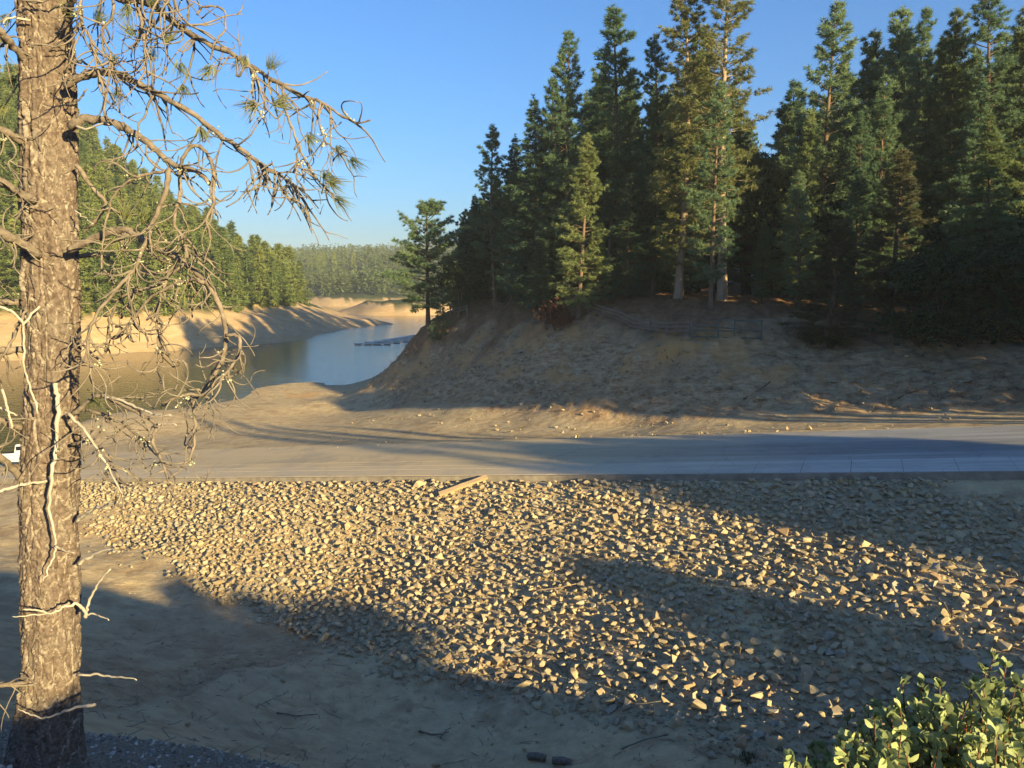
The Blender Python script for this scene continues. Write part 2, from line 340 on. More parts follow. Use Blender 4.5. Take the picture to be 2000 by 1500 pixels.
M['kerb'] = simple('kerb_concrete', (0.17, 0.14, 0.11), (0.28, 0.245, 0.20), 2.5, 0.9, 0.3, 0.02, space='geo')
M['joint'] = simple('joint_filler', (0.03, 0.03, 0.03), (0.05, 0.05, 0.05), 3, 0.9, 0, space='geo')
def stone_mat(name, per_obj):
    m, nt, b = new_mat(name)
    p = obj_pos(nt) if per_obj else geo_pos(nt)
    f = noise(nt, geo_pos(nt), 7.0, 5, 0.65)
    if per_obj:
        r = N(nt, 'ShaderNodeObjectInfo').outputs['Alpha']
    else:
        a = N(nt, 'ShaderNodeAttribute'); a.attribute_name = 'tint'; r = a.outputs['Fac']
    base = ramp(nt, r, [(0.0, (0.25, 0.19, 0.115)), (0.25, (0.36, 0.285, 0.17)), (0.5, (0.31, 0.25, 0.165)), (0.75, (0.42, 0.34, 0.21)), (0.93, (0.30, 0.27, 0.21)), (1.0, (0.34, 0.225, 0.13))])
    L(nt, mix(nt, ramp(nt, f, [(0.3, (0.45, 0.45, 0.45)), (0.6, (0, 0, 0))]), base, (0.23, 0.18, 0.115)), b.inputs['Base Color'])
    b.inputs['Roughness'].default_value = 0.9; b.inputs['Specular IOR Level'].default_value = 0.2
    bump(nt, b, noise(nt, geo_pos(nt), 16, 5, 0.7), 0.55, 0.03)
    return m
M['stone'] = stone_mat('riprap_stone', True); M['stones'] = stone_mat('riprap_mass', False)
M['timber'] = simple('weathered_timber', (0.30, 0.205, 0.115), (0.44, 0.32, 0.19), 3.0, 0.85, 0.4, 0.01, stretch=(1, 14, 14))
M['fence'] = simple('fence_wood', (0.10, 0.088, 0.075), (0.19, 0.165, 0.14), 3.0, 0.9, 0.4, 0.01, stretch=(1, 8, 8))
M['gate'] = simple('gate_metal', (0.055, 0.075, 0.065), (0.085, 0.11, 0.095), 4.0, 0.55, 0.1, 0.003, spec=0.4)
M['needle'] = leafy('pine_needles', (0.082, 0.150, 0.088), (0.17, 0.24, 0.115), 0.5, 0.42)
M['fir'] = leafy('fir_needles', (0.062, 0.125, 0.080), (0.13, 0.20, 0.11), 0.5, 0.40)
M['gold'] = leafy('yellow_lit_needles', (0.125, 0.15, 0.055), (0.24, 0.245, 0.10), 0.5, 0.40, hue=0.01)  # green needles with yellow sunlight put into the colour
M['rust'] = leafy('rusty_needles', (0.085, 0.088, 0.045), (0.15, 0.135, 0.068), 0.5, 0.25)
M['oak'] = leafy('oak_leaves', (0.065, 0.095, 0.032), (0.12, 0.15, 0.055), 0.4, 0.3)
M['redbush'] = leafy('rusty_leaves', (0.11, 0.045, 0.022), (0.17, 0.078, 0.036), 1.0, 0.3)
M['shrub'] = leafy('shrub_leaves', (0.042, 0.062, 0.024), (0.08, 0.105, 0.042), 1.0, 0.25)
M['hillfir'] = leafy('hillside_needles', (0.070, 0.105, 0.028), (0.16, 0.185, 0.052), 0.15, 0.2, 0.32, hue=0.025)
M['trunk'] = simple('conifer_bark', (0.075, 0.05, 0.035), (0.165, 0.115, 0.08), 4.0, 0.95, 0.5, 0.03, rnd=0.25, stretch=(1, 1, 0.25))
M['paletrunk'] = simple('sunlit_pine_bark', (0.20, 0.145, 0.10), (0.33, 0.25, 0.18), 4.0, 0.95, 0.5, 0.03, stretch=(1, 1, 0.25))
M['manz'] = leafy('manzanita_leaf', (0.25, 0.30, 0.12), (0.38, 0.42, 0.20), 1.5, 0.3, 0.25, 0.5, hue=0.012)
M['manzstem'] = simple('manzanita_bark', (0.10, 0.040, 0.025), (0.19, 0.075, 0.045), 12, 0.6, 0.2, 0.002)
M['lime'] = leafy('sunny_needles', (0.115, 0.165, 0.065), (0.21, 0.255, 0.105), 0.5, 0.42)  # brighter copy of the pine and fir needles, sunlight painted into it
M['drygrass'] = leafy('dry_grass', (0.36, 0.27, 0.10), (0.50, 0.40, 0.18), 2, 0.3)
M['twig'] = simple('dead_twig', (0.10, 0.082, 0.066), (0.21, 0.175, 0.14), 14, 0.9, 0.4, 0.004)
M['branch'] = simple('pine_branch_bark', (0.095, 0.074, 0.058), (0.22, 0.178, 0.14), 16, 0.92, 0.7, 0.012)
M['pale'] = simple('bleached_wood', (0.24, 0.205, 0.165), (0.43, 0.385, 0.32), 12, 0.8, 0.4, 0.004, stretch=(1, 1, 0.4))
M['lichen'] = simple('pale_lichen', (0.30, 0.31, 0.19), (0.46, 0.45, 0.31), 30, 0.95, 0.5, 0.01)
M['tuft'] = leafy('needle_tuft', (0.10, 0.125, 0.05), (0.20, 0.205, 0.09), 6, 0.3, 0.25)
M['dock'] = simple('dock_boards', (0.50, 0.48, 0.42), (0.66, 0.63, 0.56), 3, 0.85, 0.2, 0.01, space='geo')
M['float'] = simple('dock_float', (0.36, 0.34, 0.30), (0.46, 0.44, 0.40), 3, 0.6, 0.1, 0.01)
M['paint'] = simple('white_car_paint', (0.74, 0.75, 0.76), (0.80, 0.81, 0.82), 1.5, 0.3, 0.0, rnd=0.0, spec=0.5)
M['glass'] = simple('dark_car_glass', (0.015, 0.02, 0.022), (0.025, 0.03, 0.035), 2, 0.05, 0.0, spec=0.6)
M['rubber'] = simple('tyre_rubber', (0.02, 0.02, 0.02), (0.035, 0.035, 0.035), 10, 0.85, 0.2, 0.01)
M['steel'] = simple('grey_metal', (0.45, 0.45, 0.46), (0.55, 0.55, 0.56), 5, 0.35, 0.0, metal=0.9)
M['lamp'] = simple('lamp_lens', (0.6, 0.6, 0.58), (0.75, 0.74, 0.70), 4, 0.15, 0.0, spec=0.6)
M['redlamp'] = simple('red_lens', (0.35, 0.02, 0.02), (0.45, 0.03, 0.03), 4, 0.2, 0.0, spec=0.6)
M['wire'] = simple('power_cable', (0.5, 0.5, 0.5), (0.6, 0.6, 0.6), 1, 0.5, 0)
def bark_mat():
    m, nt, b = new_mat('big_pine_bark')
    v = obj_pos(nt)
    a = N(nt, 'ShaderNodeAttribute'); a.attribute_name = 'relief'
    f = noise(nt, v, 26, 5, 0.7); g = noise(nt, v, 5, 4)
    plate = ramp(nt, f, [(0.32, (0.055, 0.040, 0.032)), (0.5, (0.115, 0.085, 0.068)), (0.70, (0.19, 0.152, 0.125))])
    pale = ramp(nt, f, [(0.3, (0.20, 0.165, 0.13)), (0.7, (0.36, 0.315, 0.26))])
    c = mix(nt, ramp(nt, a.outputs['Fac'], [(0.35, (0, 0, 0)), (0.85, (0.75, 0.75, 0.75))]), plate, pale)
    c = mix(nt, ramp(nt, a.outputs['Fac'], [(0.02, (0.8, 0.8, 0.8)), (0.16, (0, 0, 0))]), c, (0.05, 0.034, 0.024))
    c = mix(nt, ramp(nt, g, [(0.5, (0, 0, 0)), (0.75, (0.3, 0.3, 0.3))]), c, (0.20, 0.18, 0.15))
    L(nt, c, b.inputs['Base Color']); b.inputs['Roughness'].default_value = 0.95; b.inputs['Specular IOR Level'].default_value = 0.12
    bump(nt, b, noise(nt, v, 60, 5, 0.7), 0.6, 0.008)
    return m
M['bark'] = bark_mat()

# ------------------------------------------------------------------ builders
def tag(o, label=None, cat=None, group=None, kind=None):
    if label: o['label'] = label
    if cat: o['category'] = cat
    if group: o['group'] = group
    if kind: o['kind'] = kind
    return o
def mesh_np(name, V, F, mat=None, smooth=False):
    """F: (n,3) or (n,4) array, or a list of such arrays"""
    me = bpy.data.meshes.new(name)
    Fs = F if isinstance(F, list) else [F]
    V = np.asarray(V, np.float32)
    me.vertices.add(len(V)); me.vertices.foreach_set('co', V.ravel())
    loops = np.concatenate([np.asarray(f, np.int32).ravel() for f in Fs])
    sizes = np.concatenate([np.full(len(f), np.asarray(f).shape[1], np.int32) for f in Fs])
    starts = np.concatenate([[0], np.cumsum(sizes)[:-1]]).astype(np.int32)
    me.loops.add(len(loops)); me.loops.foreach_set('vertex_index', loops)
    me.polygons.add(len(sizes)); me.polygons.foreach_set('loop_start', starts)
    try: me.polygons.foreach_set('loop_total', sizes)
    except Exception: pass
    me.update(calc_edges=True)
    if smooth: me.polygons.foreach_set('use_smooth', np.ones(len(sizes), bool))
    else: me.polygons.foreach_set('use_smooth', np.zeros(len(sizes), bool))
    if mat is not None:
        for mm in (mat if isinstance(mat, (list, tuple)) else [mat]): me.materials.append(mm)
    return me
def link(name, data, parent=None, loc=None, rot=None, scale=None):
    o = bpy.data.objects.new(name, data); COL.objects.link(o)
    if parent is not None: o.parent = parent
    if loc is not None: o.location = loc
    if rot is not None: o.rotation_euler = rot
    if scale is not None: o.scale = scale if hasattr(scale, '__len__') else (scale,) * 3
    return o
class MB:                       # collects shapes for one mesh
    def __init__(s): s.V, s.F3, s.F4, s.n = [], [], [], 0
    def add(s, V, F3=None, F4=None):
        V = np.asarray(V, float)
        if F3 is not None and len(F3): s.F3.append(np.asarray(F3) + s.n)
        if F4 is not None and len(F4): s.F4.append(np.asarray(F4) + s.n)
        s.V.append(V); s.n += len(V)
    def box(s, c, d, rz=0.0, mat=None):
        v = np.array([(x, y, z) for x in (-.5, .5) for y in (-.5, .5) for z in (-.5, .5)]) * np.array(d)
        if rz: ca, sa = math.cos(rz), math.sin(rz); v = v @ np.array([[ca, sa, 0], [-sa, ca, 0], [0, 0, 1]])
        if mat is not None: v = v @ np.array(mat).T
        s.add(v + np.array(c), F4=[(0, 1, 3, 2), (4, 6, 7, 5), (0, 4, 5, 1), (2, 3, 7, 6), (0, 2, 6, 4), (1, 5, 7, 3)])
    def beam(s, a, b, w, h=None):           # a square bar from a to b
        s.tube([a, b], [w * 0.707, w * 0.707] if h is None else [w * 0.707] * 2, 4, cap=True)
    def tube(s, pts, rad, k=6, cap=False, wob=0.0):
        P = np.asarray(pts, float); n = len(P); rad = np.broadcast_to(np.asarray(rad, float), (n,))
        T = np.gradient(P, axis=0); T /= np.linalg.norm(T, axis=1, keepdims=True) + 1e-9
        ref = np.array([0.0, 0, 1]) if abs(T[0][2]) < 0.9 else np.array([1.0, 0, 0])
        u = np.cross(T[0], ref); u /= np.linalg.norm(u); ang = np.arange(k) / k * 2 * math.pi + math.pi / 4
        V = np.empty((n, k, 3))
        for i in range(n):
            u = u - T[i] * (u @ T[i]); u /= np.linalg.norm(u) + 1e-9; w = np.cross(T[i], u)
            r = rad[i] * (1 + (wob * np.sin(ang * 2 + i * 1.7) if wob else 0))
            V[i] = P[i] + (np.cos(ang)[:, None] * u + np.sin(ang)[:, None] * w) * (r[:, None] if wob else r)
        i = np.arange(n - 1)[:, None] * k; j = np.arange(k)[None]; j2 = (j + 1) % k
        F4 = np.stack([i + j, i + j2, i + k + j2, i + k + j], -1).reshape(-1, 4)
        V = V.reshape(-1, 3); F3 = []
        if cap:
            V = np.vstack([V, P[0], P[-1]]); c0, c1 = n * k, n * k + 1
            F3 = [(c0, (q + 1) % k, q) for q in range(k)] + [(c1, (n - 1) * k + q, (n - 1) * k + (q + 1) % k) for q in range(k)]
        s.add(V, F3, F4)
    def mesh(s, name, mat, smooth=False):
        F = []
        if s.F3: F.append(np.concatenate(s.F3))
        if s.F4: F.append(np.concatenate(s.F4))
        return mesh_np(name, np.concatenate(s.V), F, mat, smooth)
    def build(s, name, mat, parent=None, smooth=False, **kw): return link(name, s.mesh(name, mat, smooth), parent, **kw)
def smooth_path(pts, n):
    """Catmull-Rom through the points"""
    P = np.asarray(pts, float)
    if len(P) < 3:
        t = np.linspace(0, 1, n)[:, None]; return P[0] * (1 - t) + P[-1] * t
    Q = np.vstack([2 * P[0] - P[1], P, 2 * P[-1] - P[-2]]); m = len(P) - 1
    out = []
    for t in np.linspace(0, m - 1e-6, n):
        i = int(t); f = t - i; a, b, c, d = Q[i:i + 4]
        out.append(0.5 * (2 * b + (c - a) * f + (2 * a - 5 * b + 4 * c - d) * f * f + (3 * b - a - 3 * c + d) * f ** 3))
    return np.array(out)
# ------------------------------------------------------------------ ground, lake, hills, ramp
def polar(angs, rads):
    A, Rr = np.meshgrid(angs, rads, indexing='ij')
    return (np.sin(A) * Rr), (np.cos(A) * Rr)
def grid_faces(n, m):
    i = np.arange(n - 1)[:, None] * m; j = np.arange(m - 1)[None]
    return np.stack([i + j, i + m + j, i + m + j + 1, i + j + 1], -1).reshape(-1, 4)
def zone_attr(me, rgb, alpha=None):
    a = me.color_attributes.new('zone', 'FLOAT_COLOR', 'POINT')
    a.data.foreach_set('color', np.hstack([rgb, (np.ones(len(rgb)) if alpha is None else alpha)[:, None]]).astype(np.float32).ravel())
def ground_sheet():
    ang = np.concatenate([np.linspace(-180, -50, 44)[:-1], np.linspace(-50, -37, 26)[:-1], np.linspace(-37, 37, 400), np.linspace(37, 50, 26)[1:], np.linspace(50, 180, 44)[1:]])
    rad = np.concatenate([[0.02], np.geomspace(0.8, 14, 60), np.geomspace(14, 130, 300)[1:], np.geomspace(130, 2400, 140)[1:]])
    X, Y = polar(np.radians(ang), rad); n, m = X.shape
    Z = terrain(X.ravel(), Y.ravel()).reshape(n, m)
    x, y, z = X.ravel(), Y.ravel(), Z.ravel()
    s, w = ramp_sw(x, y); r = np.hypot(x, y)
    px, py, f = proj(x, y, z)
    nz = fbm(x / 3, y / 3, 4); nb = fbm(x / 11 + 7, y / 11, 3)
    above = z - WL
    base = terrain(x, y, False)
    duff = np.zeros(len(x))

    face = sstep(3.5, 8.0, w + nz * 4) * (r < 160)
    # height of the forest floor edge on the promontory: where the slope flattens
    dz = (terrain(x + RN[0] * 2, y + RN[1] * 2, False) - terrain(x - RN[0] * 2, y - RN[1] * 2, False)) / 4
    ft = foot_w(s)
    ero = sstep(ft - 1, ft + 1.5, w + nz * 2.5) * (s > -60) * (y > 25) * (r < 200)
    ero = ero * sstep(0.03, 0.17, dz + nz * 0.12) * sstep(1.2, 3.0, above + nz)
    flat_top = sstep(0, 1, ((w - (ft + 8.0) + nz * 6 + nb * 4) / 5)) * sstep(ft, ft + 4, w) * (s > -60) * (y > 25) * (r < 200)
    duff = flat_top
    duff = duff * sstep(4.0, 6.5, above + nz * 2)
    back = (w < -6) * sstep(-1, 3, -(y - 6) + nz * 3)
    duff = np.maximum(duff, 0.5 * back * (r > 3))
    benchd = scarp(x, y)
    grav = sstep(-0.3, 0.5, 1.35 - np.hypot((x + 3.2) / 3.6, (y - 7.2) / 3.0) + nz * 0.8) * (z > -7.2)
    red = np.clip(sstep(-0.05, 0.25, nb + nz * 0.4) * 0.5 + 0.45 * (1 - sstep(-7, -2, x)) * (1 - sstep(20, 30, y)), 0, 0.8) * (w < -5) * (x < 3)           # rusty streaks in the gully bank
    red = np.maximum(red, 0.8 * sstep(-6.5, -3.5, benchd) * (benchd < 0.1) * (y > 10) * (y < 40) * sstep(-0.3, 0.1, nz))
    red = red * np.where(benchd > 0.15, 0.15, 1)
    green = np.maximum(ero * (1 - duff), red)
    hillm = ((above > np.where(r > 300, 4.6, 7.6) + nz * 1.2) & ((y > 110) | (r > 160)))
    far = r > 230
    duff = np.where(far, 0, duff); green = np.where(far, 0, green)
    rgb = np.stack([duff, green, grav], 1)
    me = mesh_np('ground', np.stack([x, y, z + CZ], 1), grid_faces(n, m)[:, ::-1], [M['ground'], M['hill']], True)
    hz = np.where(hillm, 1.0, 0.0)
    fc = grid_faces(n, m)[:, ::-1]; fx, fy = x[fc].mean(1), y[fc].mean(1)
    isleft = (np.hypot(fx, fy) > 200) | ((poly_sd(fx, fy, LEFT) > -14) & (fy > 100))
    me.polygons.foreach_set('material_index', isleft.astype(np.int32))
    vl = (r > 200) | ((poly_sd(x, y, LEFT) > -16) & (y > 100))
    rgb[:, 0] = np.where(vl, hz, rgb[:, 0])
    ls = (x - _LC[0]) * RD[0] + (y - _LC[1]) * RD[1]; lw = (x - _LC[0]) * RN[0] + (y - _LC[1]) * RN[1]
    orange = np.exp(-(ls / 3.4) ** 2 - (lw / 0.8) ** 2) * sstep(-0.25, 0.15, nz) + 0.5 * sstep(0.12, 0.3, fbm(x / 2.0 + 60, y / 2.0, 3)) * (w > ft + 5) * (w < ft + 12) * (r < 120)  # sunlit patch of the cut painted orange, plus scattered orange soil
    zone_attr(me, rgb, np.clip(orange, 0, 1))
    o = link('ground', me); tag(o, kind='structure'); return o
ground_sheet()
def water_sheet():
    V = [(-2400, 30, 0), (2400, 30, 0), (2400, 2400, 0), (-2400, 2400, 0)]
    o = link('lake_water', mesh_np('lake_water', V, np.array([(0, 1, 2, 3)]), M['water'])); tag(o, kind='structure')
water_sheet()
def P3(p): return (p[0], p[1], p[2] + CZ)
def strip(name, s0, s1, w0, w1, mat, dz, n=60, side=0.4, kind='structure', parent=None, smooth=True):
    ss = np.linspace(s0, s1, n); V = []
    for s in ss:
        for w, d in ((w0, dz - side), (w0, dz), (w1, dz), (w1, dz - side)): V.append(P3(ramp_pt(s, w, d)))
    F = grid_faces(n, 4)
    o = link(name, mesh_np(name, V, F, mat), parent); 
    if kind: tag(o, kind=kind)
    return o
ramp_road = strip('boat_ramp_road', -62, 78, 2.425, RW, M['ramp'], 0.0, 90)
strip('ramp_lane', -62, 78, 3.6, 6.35, M['lane'], 0.005, 90, 0.02, None, ramp_road)
walk = strip('ramp_walkway', -62, 70, 0.02, 2.40, M['joint'], -0.03, 70)
kerb = strip('ramp_kerb', -62, 70, -0.16, 0.0, M['kerb'], -0.012, 70, 0.9)
def walkway_panels():
    ln = 1.86
    def slab(w0, w1, ln, e=0.009):
        V = np.array([np.array(ramp_pt(s, w)) - np.array(ramp_pt(0, 0)) for s, w in ((e, w0), (ln - e, w0), (ln - e, w1), (e, w1))])
        return mesh_np('panel', np.vstack([V, V - np.array([0, 0, 0.1])]), np.array([(3, 2, 1, 0), (0, 1, 5, 4), (1, 2, 6, 5), (2, 3, 7, 6), (3, 0, 4, 7)]), M['panel'])
    rows = ((0.03, 1.49), (1.515, 2.40))
    meshes = [slab(a, b, ln) for a, b in rows]
    rr = random.Random(3)
    for k in range(-12, 9):
        for me in meshes: link('panel', me, walk, P3(ramp_pt(k * ln, 0, rr.uniform(-0.004, 0.004))))
    for a, b in rows: link('panel', slab(a, b, 52), walk, P3(ramp_pt(9 * ln, 0, 0)))      # the dusty lower end shows no cross joints
walkway_panels()
# ------------------------------------------------------------------ trees
def rvec(r, n): 
    v = r.normal(size=(n, 3)); return v / np.linalg.norm(v, axis=1, keepdims=True)
def blades(r, C, D, K, ln, wd, spread=1.0, flat=0.0):
    """K pointed leaf blades at every clump centre C, fanned round the direction D"""
    n = len(C); C = np.repeat(C, K, 0); D = np.repeat(D, K, 0)
    v = D + rvec(r, n * K) * spread; v[:, 2] *= (1 - flat); v /= np.linalg.norm(v, axis=1, keepdims=True)
    p = np.cross(v, rvec(r, n * K)); p /= np.linalg.norm(p, axis=1, keepdims=True) + 1e-9
    l = ln * r.uniform(0.65, 1.25, (n * K, 1)); w = wd * r.uniform(0.7, 1.3, (n * K, 1))
    a = C + v * l * 0.12
    V = np.stack([a - p * w * 0.5, a + p * w * 0.5, C + v * l], 1).reshape(-1, 3)
    return V, np.arange(len(V)).reshape(-1, 3)
def conifer(seed, H=25.0, R_=3.4, cb=0.15, kind='pine', step=0.42, per=5, dens=1.0, K=12, bl=0.42, bw=0.075, gap=0.15, trunk_r=0.26, tk=8):
    """returns trunk MB and crown arrays of a conifer of height H"""
    r = np.random.default_rng(seed)
    tb = MB(); zs = np.linspace(0, 1, 12)
    lean = r.normal(0, 0.012, 2); bow = r.normal(0, 0.25, 2)
    axis = lambda t: np.array([lean[0] * H * t + bow[0] * math.sin(t * 3), lean[1] * H * t + bow[1] * math.sin(t * 3), H * t])
    pts = np.array([axis(t) for t in zs]); pts[0, 2] = -0.6
    rad = trunk_r * ((1 - zs) ** 0.85) + 0.02; rad[0] *= 1.25
    tb.tube(pts, rad, tk)
    C, D = [], []
    z = cb * H
    side = r.uniform(0, 6.28)
    while z < H * 0.985:
        t = (z - cb * H) / (H * (1 - cb))
        if kind == 'fir': prof = (1 - t) ** 0.82 * (0.78 + 0.22 * min(1, t * 8))
        elif kind == 'gold': prof = (1 - t) ** 0.5 * min(1, 0.45 + t * 1.6)
        else: prof = (1 - t) ** 0.62 * min(1, 0.55 + t * 2.0)
        nb = max(2, int(per * r.uniform(0.6, 1.3)))
        for q in range(nb):
            if r.random() < gap: continue
            az = side + q * 6.283 / nb + r.normal(0, 0.3)
            Lb = max(0.25, R_ * prof * (r.uniform(0.5, 1.22) if kind != 'fir' else r.uniform(0.6, 1.2)) * (1 + 0.18 * math.sin(z * 1.3 + az)))
            el = (R(-14) + R(42) * t) if kind == 'fir' else (R(-4) + R(46) * t)
            el += r.normal(0, 0.12)
            d = np.array([math.cos(az) * math.cos(el), math.sin(az) * math.cos(el), math.sin(el)])
            o = axis(z / H); m = 6
            ss = np.linspace(0, 1, m)
            droop = (-0.16 if kind == 'fir' else 0.10) * Lb
            P = o + d * (ss[:, None] * Lb) + np.array([0, 0, 1.0]) * (droop * ss ** 2)[:, None]
            P += np.cumsum(r.normal(0, 0.03 * Lb, (m, 3)), 0) * ss[:, None]
            tb.tube(P[[0, 2, 4, 5]] if Lb > 1 else P[[0, 3, 5]], np.linspace(min(0.055, 0.02 + Lb * 0.012), 0.008, 4 if Lb > 1 else 3), 3)
            nc = max(2, int(Lb * (4.2 if kind == 'fir' else 3.4) * dens))
            f = r.uniform(0.22 if kind == 'fir' else 0.38, 1.0, nc) ** 0.8
            idx = f * (m - 1); i0 = np.clip(idx.astype(int), 0, m - 2); fr = (idx - i0)[:, None]
            c = P[i0] * (1 - fr) + P[i0 + 1] * fr
            sw = Lb * (0.26 if kind == 'fir' else 0.20) * (1.15 - f)[:, None] + 0.08
            side_v = np.cross(d, [0, 0, 1.0]); side_v /= np.linalg.norm(side_v) + 1e-9
            c = c + side_v * r.normal(0, 1, (nc, 1)) * sw + np.array([0, 0, 1.0]) * r.normal(0, 0.4, (nc, 1)) * sw * (0.5 if kind == 'fir' else 0.9)
            dd = np.tile(d * 0.8 + np.array([0, 0, -0.15 if kind == 'fir' else 0.35]), (nc, 1)) + side_v * r.normal(0, 0.45, (nc, 1))
            C.append(c); D.append(dd)
        z += step * r.uniform(0.7, 1.3) * (1.0 if t < 0.8 else 0.7); side += 2.4
    tip = axis(1.0); C.append(np.array([tip, tip - [0, 0, 0.3]])); D.append(np.array([[0, 0, 1.0], [0, 0, 1.0]]))
    C, D = np.concatenate(C), np.concatenate(D)
    V, F = blades(r, C, D, K, bl, bw, 0.9 if kind == 'fir' else 1.15, 0.25 if kind == 'fir' else 0.0)
    return tb, V, F
def broadleaf(seed, H=9.0, R_=4.0, nb=150, K=16, bl=0.34, bw=0.2, cb=0.18, trunk_r=0.2, squash=0.8):
    r = np.random.default_rng(seed); tb = MB()
    C = []
    nst = r.integers(2, 4)
    for s in range(nst):
        a = r.uniform(0, 6.28); lean = r.uniform(0.1, 0.35)
        base = np.array([0, 0, -0.4]); top = np.array([math.cos(a) * lean * R_ * 1.4, math.sin(a) * lean * R_ * 1.4, H * r.uniform(0.6, 0.8)])
        P = smooth_path([base, base * .4 + top * .6 * [0.6, 0.6, 1] , top], 6); tb.tube(P, np.linspace(trunk_r, 0.04, 6), 6)
        for q in range(nb // nst):
            f = r.uniform(0.3, 1.0); p0 = P[min(5, int(f * 5))]
            v = rvec(r, 1)[0]; v[2] = abs(v[2]) * 0.9 - 0.25
            e = np.array([0, 0, H * (cb + (1 - cb) * 0.5)]) + v * np.array([R_, R_, H * (1 - cb) * 0.5 * 1.05]) * r.uniform(0.55, 1.03) + r.normal(0, 0.2, 3)
            if e[2] < H * cb: e[2] = H * cb + abs(r.normal(0, 0.3))
            if q % 4 == 0: tb.tube([p0, (p0 + e) / 2 + [0, 0, 0.2], e], [0.05, 0.03, 0.01], 3)
            n = 7; C.append(e + r.normal(0, 0.36, (n, 3)) * [1, 1, 0.6])
    C = np.concatenate(C)
    D = (C - [0, 0, H * 0.45]); D /= np.linalg.norm(D, axis=1, keepdims=True) + 1e-6
    V, F = blades(r, C, D * 0.5, K, bl, bw, 1.0)
    return tb, V, F
KINDS = {}
def proto(key, tri, trunk_mat, leaf_mat, H):
    tb, V, F = tri
    KINDS[key] = (tb.mesh(key + '_trunk', M[trunk_mat], True), mesh_np(key + '_crown', V, F, M[leaf_mat]), H)
OVERRIDE = {}
def alias(key, src, leaf_mat, trunk_mat=None):       # the same meshes with other foliage colours
    KINDS[key] = KINDS[src]; OVERRIDE[key] = (leaf_mat, trunk_mat)
def dress(kind, trunk, crown):
    lm, tm = OVERRIDE.get(kind, (None, None))
    for o, m in ((crown, lm), (trunk, tm)):
        if m: o.material_slots[0].link = 'OBJECT'; o.material_slots[0].material = M[m]
proto('pine_a', conifer(1, 25, 3.9, 0.14, 'pine', 0.56, 6, 2.3, 19, 0.40, 0.062, 0.16), 'trunk', 'needle', 25)
proto('pine_b', conifer(2, 25, 3.5, 0.28, 'pine', 0.60, 6, 2.4, 19, 0.40, 0.062, 0.22), 'trunk', 'needle', 25)
proto('pine_c', conifer(3, 25, 3.8, 0.08, 'pine', 0.54, 6, 2.3, 19, 0.40, 0.062, 0.16), 'trunk', 'needle', 25)
proto('fir_a', conifer(4, 25, 4.7, 0.04, 'fir', 0.44, 7, 1.5, 16, 0.42, 0.075, 0.12), 'trunk', 'fir', 25)
proto('fir_b', conifer(5, 25, 4.0, 0.06, 'fir', 0.44, 7, 1.6, 16, 0.42, 0.075, 0.14), 'trunk', 'fir', 25)
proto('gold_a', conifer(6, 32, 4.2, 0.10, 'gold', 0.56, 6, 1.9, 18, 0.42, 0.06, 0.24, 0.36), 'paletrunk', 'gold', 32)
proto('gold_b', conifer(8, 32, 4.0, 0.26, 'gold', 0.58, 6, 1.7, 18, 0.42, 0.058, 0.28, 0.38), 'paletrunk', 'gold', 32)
proto('wide_pine', conifer(9, 14, 4.6, 0.14, 'gold', 0.40, 6, 2.0, 18, 0.38, 0.062, 0.12, 0.22), 'trunk', 'needle', 14)
proto('young_fir', conifer(10, 5, 1.35, 0.03, 'fir', 0.20, 6, 1.6, 11, 0.26, 0.05, 0.05, 0.07), 'trunk', 'fir', 5)
proto('oak_a', broadleaf(11), 'trunk', 'oak', 9); proto('oak_b', broadleaf(12, 9, 3.6, 170), 'trunk', 'oak', 9)
proto('shrub', broadleaf(13, 2.0, 1.25, 70, 10, 0.16, 0.1, 0.05, 0.03), 'trunk', 'shrub', 2.0)
proto('bushy', broadleaf(15, 9, 4.0, 210, 14, 0.36, 0.22, 0.02), 'trunk', 'shrub', 9)
proto('high_oak', broadleaf(17, 15, 1.5, 150, 12, 0.42, 0.26, 0.46, 0.2), 'trunk', 'oak', 15)
print('TRIS', {k: len(v[1].polygons) for k, v in KINDS.items()})
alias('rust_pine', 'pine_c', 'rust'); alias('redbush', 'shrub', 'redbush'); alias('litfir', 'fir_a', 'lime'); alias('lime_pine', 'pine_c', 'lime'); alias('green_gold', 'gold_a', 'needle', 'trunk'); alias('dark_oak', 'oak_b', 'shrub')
def tree(kind, x, y, zbase, h, label, name='pine_tree', group=None, wid=1.0, rz=None, cat='tree'):
    a, b, H = KINDS[kind]; k = h / H
    o = link(name, None, None, (x, y, zbase + CZ - 0.1), (0, 0, random.uniform(0, 6.28) if rz is None else rz), (k * wid, k * wid, k))
    tag(o, label, cat, group)
    dress(kind, link('trunk', a, o), link('crown', b, o))
    return o
def ptree(kind, px, ytop, d, label, name='pine_tree', group=None, wid=1.0, rz=None, cat='tree'):
    x = at(px, 620, d)[0]; z0 = tz(x, d); ztop = at(px, ytop, d)[2]
    return tree(kind, x, d, z0, ztop - z0, label, name, group, wid, rz, cat)
G1 = 'trees of the stand on the far side of the ramp'
